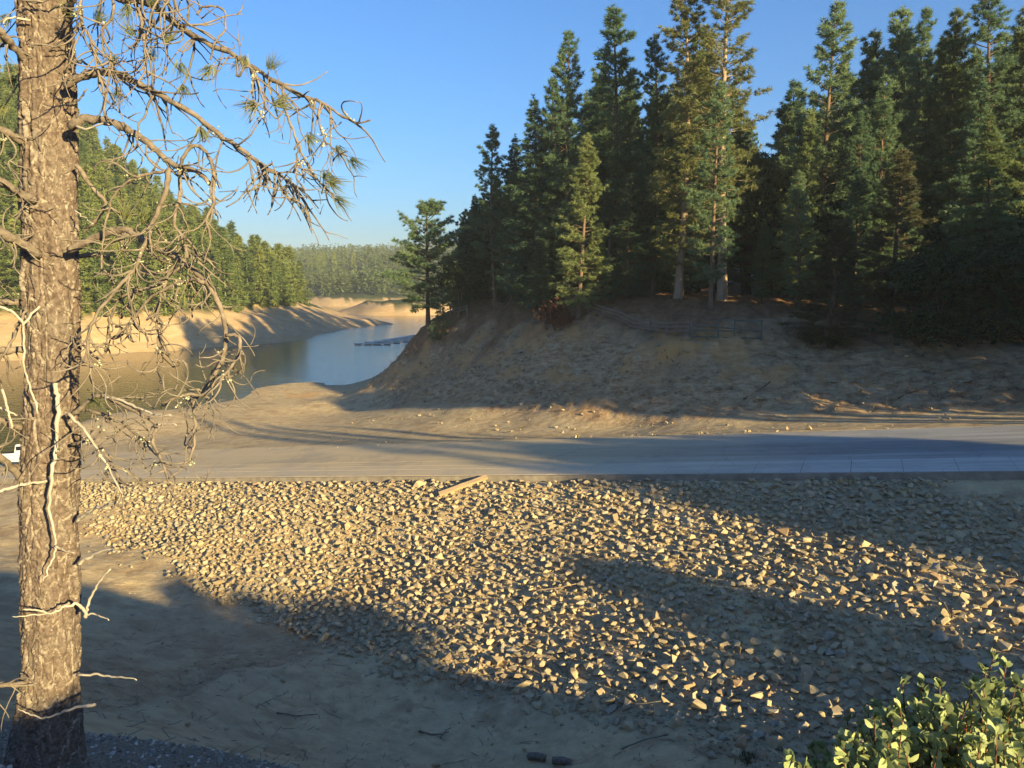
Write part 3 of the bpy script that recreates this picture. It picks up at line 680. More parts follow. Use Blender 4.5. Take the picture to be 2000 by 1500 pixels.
for a in (
    ('wide_pine', 836, 396, 95, 'lone wide crowned pine at the tip of the point above the lake', 'pine_tree', 1.0),
    ('pine_c', 898, 412, 108, 'slim pine just behind the lone pine on the point', 'pine_tree', 0.9),
    ('pine_b', 968, 243, 90, 'tall slender pine next to the gap of open sky, right of the lone pine', 'pine_tree', 0.95),
    ('fir_a', 1043, 186, 84, 'dense dark fir between two pines, left part of the stand', 'fir_tree', 1.05),
    ('pine_a', 1108, 62, 82, 'tall pine with a pointed top left of the tallest dark pine', 'pine_tree', 0.85),
    ('pine_b', 1184, 8, 79, 'tallest dark pine with a long bare trunk and narrow spire', 'pine_tree', 1.0),
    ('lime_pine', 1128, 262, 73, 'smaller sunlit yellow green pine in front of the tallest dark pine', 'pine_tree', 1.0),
    ('gold_a', 1322, -28, 72, 'very tall yellow lit pine left of the pine with the sunlit trunk', 'pine_tree', 1.0),
    ('gold_b', 1410, -70, 70, 'very tall sparse pine with a bare sunlit orange trunk', 'pine_tree', 1.05),
    ('green_gold', 1272, 70, 76, 'yellowish pine crown tucked behind the very tall yellow lit pine', 'pine_tree', 0.8),
    ('fir_b', 1225, 340, 75, 'dark fir low between the dark pine and the yellow pines', 'fir_tree', 1.1),
    ('fir_b', 1350, 130, 78, 'pointed fir standing between the two yellow pines', 'fir_tree', 0.8),
    ('pine_c', 1530, 200, 74, 'small dark pine at the right edge of the sky notch', 'pine_tree', 0.9),
    ('pine_a', 1596, 4, 70, 'tall airy pine right of the sky notch', 'pine_tree', 0.95),
    ('lime_pine', 1652, 58, 72, 'pale topped pine between the airy pine and a dense one', 'pine_tree', 0.95),
    ('pine_c', 1708, 8, 69, 'dense blunt topped pine reaching the top edge of the picture', 'pine_tree', 0.95),
    ('pine_a', 1766, 18, 73, 'slim dark pine right of the dense blunt topped one', 'pine_tree', 0.8),
    ('fir_b', 1812, 92, 70, 'dark narrow fir lower than the pines on both sides', 'fir_tree', 0.9),
    ('lime_pine', 1853, 12, 66, 'pale green pine left of the sunlit trunk at the right', 'pine_tree', 0.9),
    ('green_gold', 1890, -25, 64, 'tall pine with a pale trunk, in sunlight at the upper right', 'pine_tree', 0.95),
    ('lime_pine', 1935, 14, 67, 'slim pine second from the right edge of the picture', 'pine_tree', 0.9),
    ('lime_pine', 1990, -10, 63, 'pine at the right edge reaching out of the picture', 'pine_tree', 1.0),
    ('litfir', 1905, 212, 51, 'bright sunlit fir in front of the dark right end of the stand', 'fir_tree', 1.0),
    ('rust_pine', 1738, 285, 56, 'reddish brown half dead pine in the shaded right part', 'pine_tree', 1.35),
    ('rust_pine', 1612, 425, 54.5, 'short brownish pine leaning over the bank right of the gate', 'pine_tree', 2.0),
    ('dark_oak', 1835, 470, 51, 'broad dark leafy tree at the foot of the sunlit fir', 'oak_tree', 1.0),
    ('dark_oak', 1960, 440, 50, 'broad dark leafy tree at the right edge of the picture', 'oak_tree', 1.0),
    ('oak_a', 1462, 262, 82, 'round leafy tree filling the low sky notch', 'oak_tree', 0.75),
    ('dark_oak', 1500, 300, 78, 'dark round leafy tree right under the sky notch', 'oak_tree', 0.8),
    ('dark_oak', 1400, 420, 88, 'leafy tree with crooked trunks in front of the pale parking lot', 'oak_tree', 0.7),
    ('fir_a', 1055, 430, 81, 'low spreading dark fir beside the rusty bush', 'fir_tree', 1.15),
    ('pine_c', 1000, 330, 88, 'medium dark pine left of the low spreading fir', 'pine_tree', 1.1),
    ('pine_c', 1170, 420, 74, 'short dark pine by the upper end of the rail fence', 'pine_tree', 1.2),
    ('fir_b', 930, 380, 96, 'dark fir behind the little fence on the point', 'fir_tree', 1.1),
    ('pine_a', 1075, 150, 90, 'tall pine showing between the dense dark fir and the pointed pine', 'pine_tree', 0.9),
    ('pine_c', 1150, 120, 88, 'pine standing behind the sunlit small pine', 'pine_tree', 0.95),
    ('pine_a', 1222, 150, 86, 'pine standing right of the tallest dark pine', 'pine_tree', 0.95),
    ('lime_pine', 1360, 40, 80, 'tall pale green pine between the two very tall yellow pines', 'pine_tree', 0.9),
    ('fir_a', 1005, 262, 92, 'dark fir between the slender pine and the dense dark fir', 'fir_tree', 0.9),
    ('lime_pine', 1452, 250, 80, 'leafy looking pale pine filling the left of the sky notch', 'pine_tree', 1.3),
    ('pine_c', 1545, 150, 79, 'pine at the right flank of the sky notch', 'pine_tree', 1.1),
    ('pine_a', 1628, 120, 78, 'pine half hidden right of the airy pine', 'pine_tree', 1.0),
    ('pine_c', 1742, 70, 80, 'pine behind the reddish half dead pine', 'pine_tree', 1.0),
    ('lime_pine', 1830, 70, 76, 'pale green pine behind the narrow dark fir', 'pine_tree', 1.0),
    ('pine_c', 1912, 60, 74, 'pine directly behind the bright sunlit fir', 'pine_tree', 1.0),
    ('pine_a', 1965, 40, 72, 'pine between the two at the right edge of the picture', 'pine_tree', 1.0),
    ('pine_c', 1560, 330, 63, 'dark pine right behind the metal gate', 'pine_tree', 1.0),
    ('pine_c', 1660, 330, 60, 'dark drooping pine between the brown pines', 'pine_tree', 1.1),
): ptree(a[0], a[1], a[2], a[3], a[4], a[5], G1, a[6] * 1.22)
# the dark depth of the stand behind them
rr = random.Random(21)
k = 0
placed = []
for i in range(4000):
    px = rr.uniform(880, 2150); d = rr.uniform(62, 150)
    u, wy, wz = ray(px, 620); x = u / wy * d
    s_, w_ = ramp_sw(x, d); z0 = tz(x, d)
    lim = 74 if px < 1350 else 62
    if px < 1150: lim = 92
    if d < lim or z0 < -7.5 or (1330 < px < 1530 and d < 108 and d > 66): continue
    if min([math.hypot(x - a, d - b) for a, b in placed] or [9]) < 3.4: continue
    ytop = np.interp(px, [880, 960, 1040, 1120, 1200, 1290, 1420, 1480, 1530, 1600, 2000, 2150], [470, 330, 250, 160, 140, 130, 130, 330, 260, 130, 80, 60]) + rr.uniform(0, 120)
    placed.append((x, d)); k += 1
    kd = rr.choice(['fir_a', 'lime_pine', 'pine_a', 'pine_c', 'pine_c', 'dark_oak' if ytop > 330 else 'fir_b'])
    ptree(kd, px, ytop, d, 'dark %s deep in the shaded stand, %s, %s' % ('fir' if 'fir' in kd else ('pine' if 'pine' in kd else 'leafy tree'), 'behind the point' if px < 1060 else ('behind the rail fence' if px < 1340 else ('behind the gate' if px < 1540 else ('behind the brown pines' if px < 1780 else 'behind the sunlit fir'))), 'in its second row' if d < 82 else ('well back' if d < 110 else 'at its far side')), 'conifer_tree', 'trees deep in the shaded stand', 1.0)
    if k > 190: break
k = 0
for i in range(600):                     # leafy understorey along the front of the stand
    px = rr.uniform(905, 2080); d = np.interp(px, [900, 1150, 1350, 1500, 2000], [97, 82, 74, 66, 53]) + rr.uniform(0, 16)
    x = at(px, 620, d)[0]; z0 = tz(x, d)
    if z0 < -7 or 1325 < px < 1530 or min([math.hypot(x - a, d - b) for a, b in placed] or [9]) < 3.0: continue
    placed.append((x, d)); k += 1
    ukind = rr.choice(['bushy', 'dark_oak', 'pine_c', 'bushy']); uh = rr.uniform(5.5, 12)
    tree(ukind, x, d, z0, uh, '%s young %s at the front of the stand, %s' % ('tall' if uh > 9 else 'low', 'pine' if ukind == 'pine_c' else 'leafy tree', 'behind the point' if px < 1000 else ('left of the rusty shrub' if px < 1085 else ('above the rail fence' if px < 1340 else ('right of the gate' if px < 1640 else ('between the brown pines' if px < 1780 else ('below the sunlit fir' if px < 1900 else 'at the right edge')))))), 'young_tree', 'understorey trees along the front of the stand', rr.uniform(0.8, 1.1))
    if k > 34: break
# plants on the crest of the promontory
ptree('young_fir', 857, 588, 90, 'small bushy young fir beside the lone pine', 'young_fir_tree', None, 1.5)
ptree('redbush', 1084, 588, 73, 'rusty red shrub at the top of the bank', 'shrub', None, 0.75, cat='shrub')
for px, yt, d, lb in ((1030, 612, 80, 'dark low shrub left of the rusty red one'), (1165, 612, 72, 'dark shrub just below the upper end of the rail fence'), (1590, 640, 55.5, 'small shrub between gate and brown pine'),
                      (1630, 652, 54, 'small dark shrub at the foot of the short brown pine'), (1800, 600, 50.5, 'dark thicket shrub under the leafy tree at the right'), (1880, 610, 49.5, 'dark thicket shrub below the sunlit fir'), (1960, 600, 49, 'dark thicket shrub at the right edge on the bank top')):
    ptree('shrub', px, yt, d, lb, 'shrub', None, 1.0 if px < 1700 else 1.5, cat='shrub')
# trees beside the road, outside the picture, whose shade falls across the ramp and the riprap
def shade(kind, q, al, top_h, wid=1.0, label='tree standing beside the road up to the ramp', name='conifer_tree', cat='tree'):
    ca, sa = math.cos(_a), math.sin(_a)
    x, y = q * ca + al * sa, q * sa - al * ca
    z0 = tz(x, y); h = top_h + al * math.tan(_e) - z0
    if h < 0.5: return
    tree(kind, x, y, z0, h, label, name, 'roadside trees by the ramp', wid, cat=cat)
SH = [('bushy', 26.4, 24, -2.0, 0.72), ('bushy', 29.2, 26, 0.3, 0.72), ('bushy', 32.0, 23, -0.2, 0.7), ('bushy', 34.6, 25, -1.0, 0.6), ('gold_b', 24.6, 38, 6.8, 0.75), ('gold_b', 27.2, 40, 6.0, 0.8), ('fir_a', 28.8, 44, 5.0, 0.7), ('pine_c', 31.5, 38, 3.2, 0.8), ('pine_c', 34.0, 36, 0.6, 0.6), ('bushy', 27.4, 32, 0.0, 0.7),
      ('bushy', 19.9, 15, -4.6, 0.52), ('bushy', 18.2, 16, -7.0, 1.0), ('bushy', 19.4, 17, -6.0, 0.8), ('bushy', 25.5, 21, -4.6, 0.75), ('bushy', 27.6, 20, -4.8, 0.7)]
for q, al, th, wd in ((44.2, -9, 4.5, 0.30), (43.9, -10, 2.0, 0.30), (45.2, -9, 8.6, 0.40), (44.9, -11, 4.5, 0.42), (46.8, -7, 9.6, 0.5), (47.6, -9, 5, 0.6), (48.6, -5, 12, 0.55), (49.8, -7, 6, 0.7), (50.8, -3, 14, 0.6), (52, -6, 7, 0.8), (53.2, -1, 15, 0.65), (54.5, -5, 7.5, 0.8), (55.2, 1, 12, 0.7), (57, -3, 6.5, 0.8), (59, 0, 5.2, 0.8), (61, -3, 4.8, 0.8), (62.8, 0, 6.5, 0.8), (65, -3, 9, 0.9), (68, 0, 11, 0.9), (71, 0, 12.5, 0.9), (74, -3, 13, 0.9), (77, 0, 14, 0.9)):
    SH.append(('bushy', q, al, th, wd))
for q, th in ((42.0, 7.2), (42.6, 8.2), (43.6, 8.4)): SH.append(('high_oak', q, 16 + (q - 42) * 2, th, 1.0))
for q, al, th, wd in ((46.6, 14, 8.6, 0.5), (48.6, 12, 11.5, 0.6), (50.6, 12, 14, 0.8), (52.8, 10, 15, 0.8), (55, 12, 12.5, 0.8), (57.5, 10, 7, 0.8), (60, 12, 4.8, 0.8), (64, 8, 8, 1.0), (68, 8, 11.5, 1.0), (72, 6, 13, 1.0), (76, 8, 14, 1.0)): SH.append(('fir_a', q, al, th, wd))
for kd, q, al, th, wd in SH: shade(kd, q, al, th, wd)
for q, al, th, wd in ((13.0, 7, -5.7, 1.0), (11.2, 8, -5.0, 0.7), (9.4, 9, -4.1, 0.6), (8.2, 7, -5.2, 1.0), (6.7, 8, -3.9, 0.6), (5.6, 6, -4.6, 0.8), (3.9, 5, -2.6, 0.6), (2.6, 7, -2.1, 0.5)): shade('shrub', q, al, th, wd, 'low shrub on the slope beside the viewpoint', 'shrub', 'shrub')
for x, y, h in ((2.9, -1.6, 0.62), (2.0, -0.9, 0.45), (3.8, -2.2, 0.7)): tree('shrub', x, y, tz(x, y), h, 'knee high shrub behind the viewpoint', 'shrub', 'shrubs behind the viewpoint', 1.2, cat='shrub')
# ---- hillside across the lake
hv = []
for i in range(5):
    tb, V, F = conifer(40 + i, 18, 3.1, 0.03, 'fir' if i % 2 else 'pine', 0.85, 5, 0.62, 10, 0.95, 0.24, 0.1, 0.2, 5)
    me = mesh_np('hillside_tree', np.vstack([V, np.concatenate(tb.V)]), [np.vstack([F] + ([np.concatenate(tb.F3) + len(V)] if tb.F3 else [])), np.concatenate(tb.F4) + len(V)], [M['hillfir'], M['trunk']])
    hv.append(me)
r2 = np.random.default_rng(5)
cand = []
xs, ys = r2.uniform(-260, -30, 24000), r2.uniform(112, 420, 24000)
zl, tl = land_left(xs, ys); zt_ = terrain(xs, ys)
ok = (zt_ - WL > 7.0) & (tl > 18)
xs, ys, zs_ = xs[ok], ys[ok], zt_[ok]
px_, py_, f_ = proj(xs, ys, zs_ + 8)
grid = {}
for i in np.argsort(f_):
    if not (-160 < px_[i] < 720): continue
    x, y = xs[i], ys[i]; sp = 4.0 if f_[i] < 260 else 6.5
    gx, gy = int(x // 7), int(y // 7)
    if any(math.hypot(x - a, y - b) < sp for ii in (-1, 0, 1) for jj in (-1, 0, 1) for a, b in grid.get((gx + ii, gy + jj), [])): continue
    grid.setdefault((gx, gy), []).append((x, y)); cand.append((x, y, zs_[i], f_[i]))
HL = []
for i, (x, y, z, f) in enumerate(cand):
    edge = i < 400
    h = r2.uniform(12, 20) if r2.random() > 0.22 else r2.uniform(6, 10)
    HL.append((x, y, z, h, f))
HL.sort(key=lambda a: -a[3] / a[4])
things = [t for t in HL if -40 < proj(t[0], t[1], t[2])[0] < 700][:300]; tset = {id(t) for t in things}
rest = [t for t in HL if id(t) not in tset]
for x, y, z, h, f in things:
    o = link('hillside_tree', hv[int(r2.integers(5))], None, (x, y, z + CZ - 0.3), (0, 0, r2.uniform(0, 6.28)), (h / 18 * r2.uniform(1.15, 1.7),) * 2 + (h / 18,))
    px, py, f = [float(v) for v in proj(x, y, z)]
    row = 'just above the tan bank' if z - WL < 11 else ('half way up the slope' if z - WL < 24 else 'high on the wooded slope')
    col = 'left of the big pine' if px < 40 else ('beside the big trunk' if px < 160 else ('behind bare twigs' if px < 430 else 'near the ridge end'))
    tag(o, 'green conifer across the lake, %s, %s' % (row, col), 'tree', 'conifers on the hillside across the lake')
def mass(name, pts, mat, n_bl, bl, bw, seed, kinds=1, wide=0.17, blunt=0.0):
    r = np.random.default_rng(seed); VV, n = [], 0
    Vs = []
    for x, y, z, h in pts:
        t = r.random(n_bl) ** 0.75; rad = h * wide * ((1 - t) ** (0.8 if not blunt else 0.35)) * np.sqrt(r.random(n_bl)); a = r.uniform(0, 6.28, n_bl)
        C = np.stack([x + rad * np.cos(a), y + rad * np.sin(a), z + h * (0.02 + 0.97 * t)], 1)
        D = np.stack([np.cos(a), np.sin(a), np.full(n_bl, 0.0 if not blunt else 0.3)], 1)
        V, F = blades(r, C, D, 1, bl, bw, 0.7); Vs.append(V)
    V = np.concatenate(Vs); V[:, 2] += CZ
    return link(name, mesh_np(name, V, np.arange(len(V)).reshape(-1, 3), mat))
o = mass('hillside_forest', [(x, y, z - 0.3, h) for x, y, z, h, f in rest], M['hillfir'], 260, 1.3, 0.5, 3); tag(o, kind='stuff')
# ---- far shore
xs, ys = r2.uniform(-520, 330, 6000), r2.uniform(380, 1150, 6000)
zf = terrain(xs, ys); zF, tF = land_far(xs, ys)
ok = (zf - WL > 5.1) & (tF > 10) & (xs / ys > -0.42) & (xs / ys < 0.5)
far = [(x, y, z, (r2.uniform(9, 17) if y < 640 else r2.uniform(16, 28))) for x, y, z in zip(xs[ok], ys[ok], zf[ok])]
o = mass('far_forest', far, M['shrub'], 64, 2.8, 1.3, 6, wide=0.22, blunt=0.5); tag(o, kind='stuff')
sk = []
for i in range(26):
    px = r2.uniform(596, 800); d = r2.uniform(600, 680); yt = np.interp(px, [596, 640, 720, 800], [500, 494, 486, 480]) + r2.uniform(-6, 14)
    x = at(px, 560, d)[0]; z0 = tz(x, d); h = at(px, yt, d)[2] - z0
    o = link('skyline_tree', hv[i % 5], None, (x, d, z0 + CZ - 0.5), (0, 0, r2.uniform(0, 6)), (h / 18 * 0.85,) * 2 + (h / 18,))
    tag(o, 'tall conifer on the hazy skyline of the far shore', 'tree', 'skyline conifers on the far shore')
for i in range(30):
    for _ in range(40):
        x, y = r2.uniform(-95, 60), r2.uniform(375, 460); z0 = tz(x, y)
        if z0 - WL > 4.6: break
    else: continue
    px = float(proj(x, y, z0)[0])
    tree(('oak_a', 'oak_b')[i % 2], x, y, z0, r2.uniform(7, 12), 'round oak on the low point in the middle of the lake', 'oak_tree', 'oaks on the low point across the water', 1.2)
# ---- trees behind the promontory across the hidden arm of the lake
xs, ys = r2.uniform(20, 320, 1500), r2.uniform(140, 330, 1500); zf = terrain(xs, ys)
ok = (zf - WL > 8.5)
o = mass('forest_behind_point', [(x, y, z, r2.uniform(14, 26)) for x, y, z in list(zip(xs[ok], ys[ok], zf[ok]))[:420]], M['hillfir'], 200, 1.6, 0.6, 9); tag(o, kind='stuff')
# ------------------------------------------------------------------ riprap
def hull_stone(seed, n=13, flat=0.75):
    r = np.random.default_rng(seed); bm = bmesh.new()
    p = rvec(r, n) * r.uniform(0.75, 1.0, (n, 1)) * np.array([1.0, r.uniform(0.6, 0.95), flat * r.uniform(0.6, 1.0)])
    for v in p: bm.verts.new(v * 0.5)
    bmesh.ops.convex_hull(bm, input=bm.verts)
    bmesh.ops.delete(bm, geom=[v for v in bm.verts if not v.link_faces], context='VERTS')
    bmesh.ops.triangulate(bm, faces=bm.faces); bm.verts.ensure_lookup_table(); bm.verts.index_update()
    V = np.array([v.co[:] for v in bm.verts]); F = np.array([[v.index for v in f.verts] for f in bm.faces]); bm.free()
    return V, F
STONES = [hull_stone(100 + i, 11 + i % 5) for i in range(14)]
STONE_ME = [mesh_np('stone', V, F, M['stone']) for V, F in STONES]
def rot_mats(r, n):
    q = np.stack([np.ones(n), r.normal(0, 0.22, n), r.normal(0, 0.22, n), r.normal(0, 1.2, n)], 1); q /= np.linalg.norm(q, axis=1, keepdims=True); w, x, y, z = q.T
    return np.stack([1 - 2 * (y * y + z * z), 2 * (x * y - z * w), 2 * (x * z + y * w), 2 * (x * y + z * w), 1 - 2 * (x * x + z * z), 2 * (y * z - x * w), 2 * (x * z - y * w), 2 * (y * z + x * w), 1 - 2 * (x * x + y * y)], 1).reshape(n, 3, 3)
RIP = [(120, 938), (150, 985), (215, 1030), (290, 1078), (380, 1140), (470, 1180), (560, 1222), (650, 1265), (760, 1300), (880, 1330), (1000, 1360), (1150, 1390), (1300, 1425), (1450, 1470), (1560, 1540), (2300, 1560), (2300, 1060), (2080, 1010), (1960, 985), (1880, 968), (1800, 945), (1700, 932), (1450, 930), (1000, 928), (600, 933), (300, 938)]
def pix_in(px, py, poly):
    return poly_sd(np.asarray(px, float), np.asarray(py, float), poly)
r3 = np.random.default_rng(33)
def scatter(n, xr, yr, keep, smin, smax, power, sep, cell=0.9, order=True):
    xs, ys = r3.uniform(*xr, n), r3.uniform(*yr, n)
    zs = terrain(xs, ys); px, py, f = proj(xs, ys, zs); k = keep(xs, ys, zs, px, py)
    k = r3.random(n) < k; xs, ys, zs = xs[k], ys[k], zs[k]
    sz = smin + (smax - smin) * r3.random(len(xs)) ** power
    if smax == 0.45: sz = np.where(r3.random(len(xs)) < 0.003, r3.uniform(0.45, 0.7, len(xs)), sz)
    o = np.argsort(-sz) if order else np.arange(len(sz)); g = {}; out = []
    for i in o:
        x, y, s = xs[i], ys[i], sz[i]; gx, gy = int(math.floor(x / cell)), int(math.floor(y / cell)); bad = False
        for ii in (-1, 0, 1):
            for jj in (-1, 0, 1):
                for a, b, c in g.get((gx + ii, gy + jj), ()):
                    if (x - a) ** 2 + (y - b) ** 2 < (sep * (s + c)) ** 2: bad = True; break
                if bad: break
            if bad: break
        if bad: continue
        g.setdefault((gx, gy), []).append((x, y, s)); out.append((x, y, zs[i], s))
    return out
def rip_keep(xs, ys, zs, px, py):
    d = pix_in(px, py, RIP); s, w = ramp_sw(xs, ys)
    dens = sstep(-25, 30, d + fbm(xs * 0.9, ys * 0.9, 3) * 50)
    thin = np.clip((px - 900) / 500, 0, 1) * sstep(1230, 1420, py) * 0.3
    hole = sstep(0.12, 0.3, fbm(xs / 2.2 + 3, ys / 2.2, 3)) * sstep(1060, 1200, py) * (px > 950) * 0.35
    return dens * (1 - thin) * (1 - hole) * (w < -0.35)
big = scatter(120000, (-30, 23), (13, 54), rip_keep, 0.16, 0.45, 2.0, 0.335)
small = scatter(150000, (-30, 23), (13, 54), lambda a, b, c, d, e: rip_keep(a, b, c, d, e) * 0.9, 0.07, 0.19, 1.2, 0.38, 0.5)
BX = np.array([(a[0], a[1]) for a in big]); BS = np.array([a[3] for a in big])
print('STONES', len(big), len(small))
def stone_rank(st):
    res = []
    for x, y, z, s in st:
        px, py, f = proj(x, y, z + s * 0.2)
        if 165 < px < 1990 and 930 < py < 1490 and not (px > 1540 and py > 1330) : res.append(s / f)
        else: res.append(0)
    return np.array(res)
rk = stone_rank(big); sel = set(np.argsort(-rk)[:285].tolist())
TINTS = ((0.0, 'dull brown'), (0.25, 'tan'), (0.5, 'brownish grey'), (0.75, 'pale tan'), (0.93, 'grey'), (1.0, 'rusty brown'))
def tinted(o, r):                       # a stone's own colour, kept in the object's colour
    k = r.choice((0, 1, 1, 2, 3, 3, 4, 5)); t = TINTS[int(k)]; o.color = (1, 1, 1, t[0] + 1e-4); return t[1]
def zone_label(px, py, tint, size):
    sz = 'big' if size > 0.40 else ('medium' if size > 0.33 else 'small')
    if py < 1010: wh = 'near the top of the riprap, %s' % ('left of the plank' if px < 860 else ('right of the plank' if px < 1250 else 'below the concrete edge'))
    elif px < 620: wh = 'at the left end of the riprap'
    elif py > 1290: wh = 'low on the riprap, %s' % ('in the middle' if px < 1250 else 'left of the bush')
    elif px > 1650: wh = 'at the right end of the riprap%s' % (', above the bush' if py > 1130 else '')
    elif px > 1150: wh = 'on the shaded right half of the riprap%s' % (', upper part' if py < 1130 else ', lower part')
    else: wh = 'in the sunlit middle of the riprap%s' % (', upper part' if py < 1130 else ', lower part')
    return '%s %s broken stone %s' % (sz, tint, wh)
def stone_batch(st, name, mat_, seed, sink=0.22, flat_rot=False):
    r = np.random.default_rng(seed); n = len(st); A = np.array(st); Rm = rot_mats(r, n); kk = r.integers(len(STONES), size=n)
    Vs, Fs, T, off = [], [], [], 0
    for i in range(n):
        V, F = STONES[kk[i]]; s = A[i, 3]
        v = (V * (s * r.uniform(0.85, 1.2, 3))) @ Rm[i].T * [1, 1, 0.85]
        v = v + [A[i, 0], A[i, 1], A[i, 2] + CZ + s * (0.32 - sink) + (r.uniform(0, 0.1) if s > 0.2 else 0)]
        Vs.append(v); Fs.append(F + off); off += len(v); T.append(np.full(len(v), r.random()))
    me = mesh_np(name, np.concatenate(Vs), np.concatenate(Fs), M[mat_]); a = me.attributes.new('tint', 'FLOAT', 'POINT'); a.data.foreach_set('value', np.concatenate(T).astype(np.float32))
    return link(name, me)
rot3 = np.random.default_rng(8)
for i in sel:
    x, y, z, s = big[i]; px, py, f = [float(v) for v in proj(x, y, z)]
    o = link('stone', STONE_ME[int(rot3.integers(14))], None, (x, y, z + CZ + s * 0.13), (rot3.normal(0, 0.4), rot3.normal(0, 0.4), rot3.uniform(0, 6.28)), tuple(s * rot3.uniform(0.9, 1.3, 3)))
    tn = tinted(o, rot3)
    tag(o, zone_label(px, py, tn, s), 'stone', 'large stones of the riprap bank')
o = stone_batch([b for i, b in enumerate(big) if i not in sel] + small, 'riprap_rubble', 'stones', 5); tag(o, kind='stuff')
# loose stones and pebbles on the dirt
def dirt_keep(xs, ys, zs, px, py):
    s, w = ramp_sw(xs, ys)
    return (w < -1) * (px > 150) * (px < 2050) * (py < 1560) * (pix_in(px, py, RIP) < 0) * np.clip(0.26 + 0.6 * sstep(-150, 0, pix_in(px, py, RIP)) * (px > 500), 0, 1) * (zs < -7.5)
loose = scatter(16000, (-26, 24), (11, 46), dirt_keep, 0.03, 0.26, 4.0, 0.5)
o = stone_batch(loose, 'loose_stones', 'stones', 6, 0.2); tag(o, kind='stuff')
def gravel_mat():
    m, nt, b = new_mat('dark_gravel_stone'); a = N(nt, 'ShaderNodeAttribute'); a.attribute_name = 'tint'
    c = ramp(nt, a.outputs['Fac'], [(0.0, (0.09, 0.08, 0.065)), (0.45, (0.22, 0.195, 0.155)), (0.8, (0.34, 0.305, 0.25)), (0.93, (0.60, 0.57, 0.50)), (1.0, (0.30, 0.20, 0.12))])
    L(nt, c, b.inputs['Base Color']); b.inputs['Roughness'].default_value = 0.85; return m
def grav_keep(xs, ys, zs, px, py): return ((zs > -7.0) & (np.hypot((xs + 3.2) / 3.6, (ys - 7.2) / 3.0) < 1.2 + 0.5 * fbm(xs, ys, 3))) * 1.0
gv = scatter(9000, (-7.5, 1.5), (4.2, 11), grav_keep, 0.02, 0.085, 2.6, 0.45, 0.2)
o = stone_batch(gv, 'dark_gravel', 'stones', 7, 0.15); o.data.materials[0] = gravel_mat(); tag(o, kind='stuff')
def beach_keep(xs, ys, zs, px, py):
    s, w = ramp_sw(xs, ys)
    d = np.exp(-((w - RW - 1.2) / 1.0) ** 2) * sstep(1080, 1200, px) * (px < 1580) * 0.7 + 0.08 * ((w > RW + 0.4) & (w < 22)) + 0.22 * ((w > 17) & (w < 28)) * (fbm(xs / 3, ys / 3, 3) > 0.08)
    return d * (zs > WL + 0.25) * (px > 640) * (px < 2100)
bs = scatter(9000, (-22, 42), (30, 86), beach_keep, 0.07, 0.42, 3.2, 0.6)
bs = [(x, y, z, s) for x, y, z, s in bs]
rb = stone_rank([(x, y, z, s) for x, y, z, s in bs])
bp = [(float(proj(x, y, z)[0]), float(proj(x, y, z)[1])) for x, y, z, s in bs]
order = [i for i in sorted(range(len(bs)), key=lambda i: -bs[i][3] / bs[i][1]) if 1080 < bp[i][0] < 1620 and bp[i][1] > 808][:30]
for i in order:
    x, y, z, s = bs[i]
    o = link('stone', STONE_ME[int(rot3.integers(14))], None, (x, y, z + CZ + s * 0.2), tuple(rot3.uniform(0, 6.28, 3)), tuple(s * rot3.uniform(0.9, 1.2, 3)))
    tn = tinted(o, rot3)
    tag(o, '%s stone along the far edge of the ramp, %s' % (tn, 'below the gate' if bp[i][0] < 1520 else ('between gate and stone pile' if bp[i][0] < 1800 else 'right of the small stone pile')), 'stone', 'pale stones along the far edge of the ramp')
o = stone_batch([b for i, b in enumerate(bs) if i not in set(order)], 'beach_pebbles', 'stones', 9, 0.2); tag(o, kind='stuff')
def gpt(px, py, dmin=4.0, dmax=300):
    h = hit(px, py, dmin, dmax, 1600); return np.array([h[0], h[1], h[2] + CZ])
# the little stack of three stones on the beach
def face_keep(xs, ys, zs, px, py):
    s, w = ramp_sw(xs, ys)
    patch = np.exp(-(((px - 1070) / 60) ** 2 + ((py - 745) / 28) ** 2)) + 0.8 * np.exp(-(((px - 1000) / 70) ** 2 + ((py - 778) / 16) ** 2)) + 0.7 * np.exp(-(((px - 1640) / 110) ** 2 + ((py - 760) / 26) ** 2)) + 0.35 * np.exp(-(((px - 1400) / 160) ** 2 + ((py - 740) / 20) ** 2))
    return (0.10 + patch * 0.9) * (w > foot_w(s) - 0.5) * (py < 812) * (py > 655) * (px > 700) * (px < 2080)
fs = scatter(9000, (-22, 40), (40, 100), face_keep, 0.08, 0.75, 4.0, 0.55)
o = stone_batch(fs, 'bank_rubble', 'stones', 10, 0.24); tag(o, kind='stuff')
def face_brush():
    r = np.random.default_rng(62); mb = MB(); Vs = []
    xs, ys = r.uniform(-20, 38, 5000), r.uniform(42, 98, 5000); zs = terrain(xs, ys); px, py, f = proj(xs, ys, zs); s_, w_ = ramp_sw(xs, ys)
    k = (py < 806) & (py > 640) & (px > 720) & (px < 2060) & (w_ > foot_w(s_) - 0.3) & (fbm(xs / 4, ys / 4, 3) > 0.02)
    C = np.stack([xs, ys, zs + CZ], 1)[k][:520]
    n = len(C); D = np.tile([0, -0.4, 0.6], (n, 1)); V, F = blades(r, C, D, 7, 0.55, 0.035, 0.9)
    return link('dead_brush', mesh_np('dead_brush', V, F, M['twig']))
o = face_brush(); tag(o, kind='stuff')
def spill_keep(xs, ys, zs, px, py):
    s, w = ramp_sw(xs, ys); n = fbm(xs / 1.5, ys / 1.5, 3)
    return (0.55 * np.exp(-((w - RW + 0.25) / 0.45) ** 2) * (n > -0.05) + 0.4 * np.exp(-((w + 0.05) / 0.3) ** 2) * (s > 8) * (n > 0.0)) * (px > 150) * (px < 2050) * (s < 52)
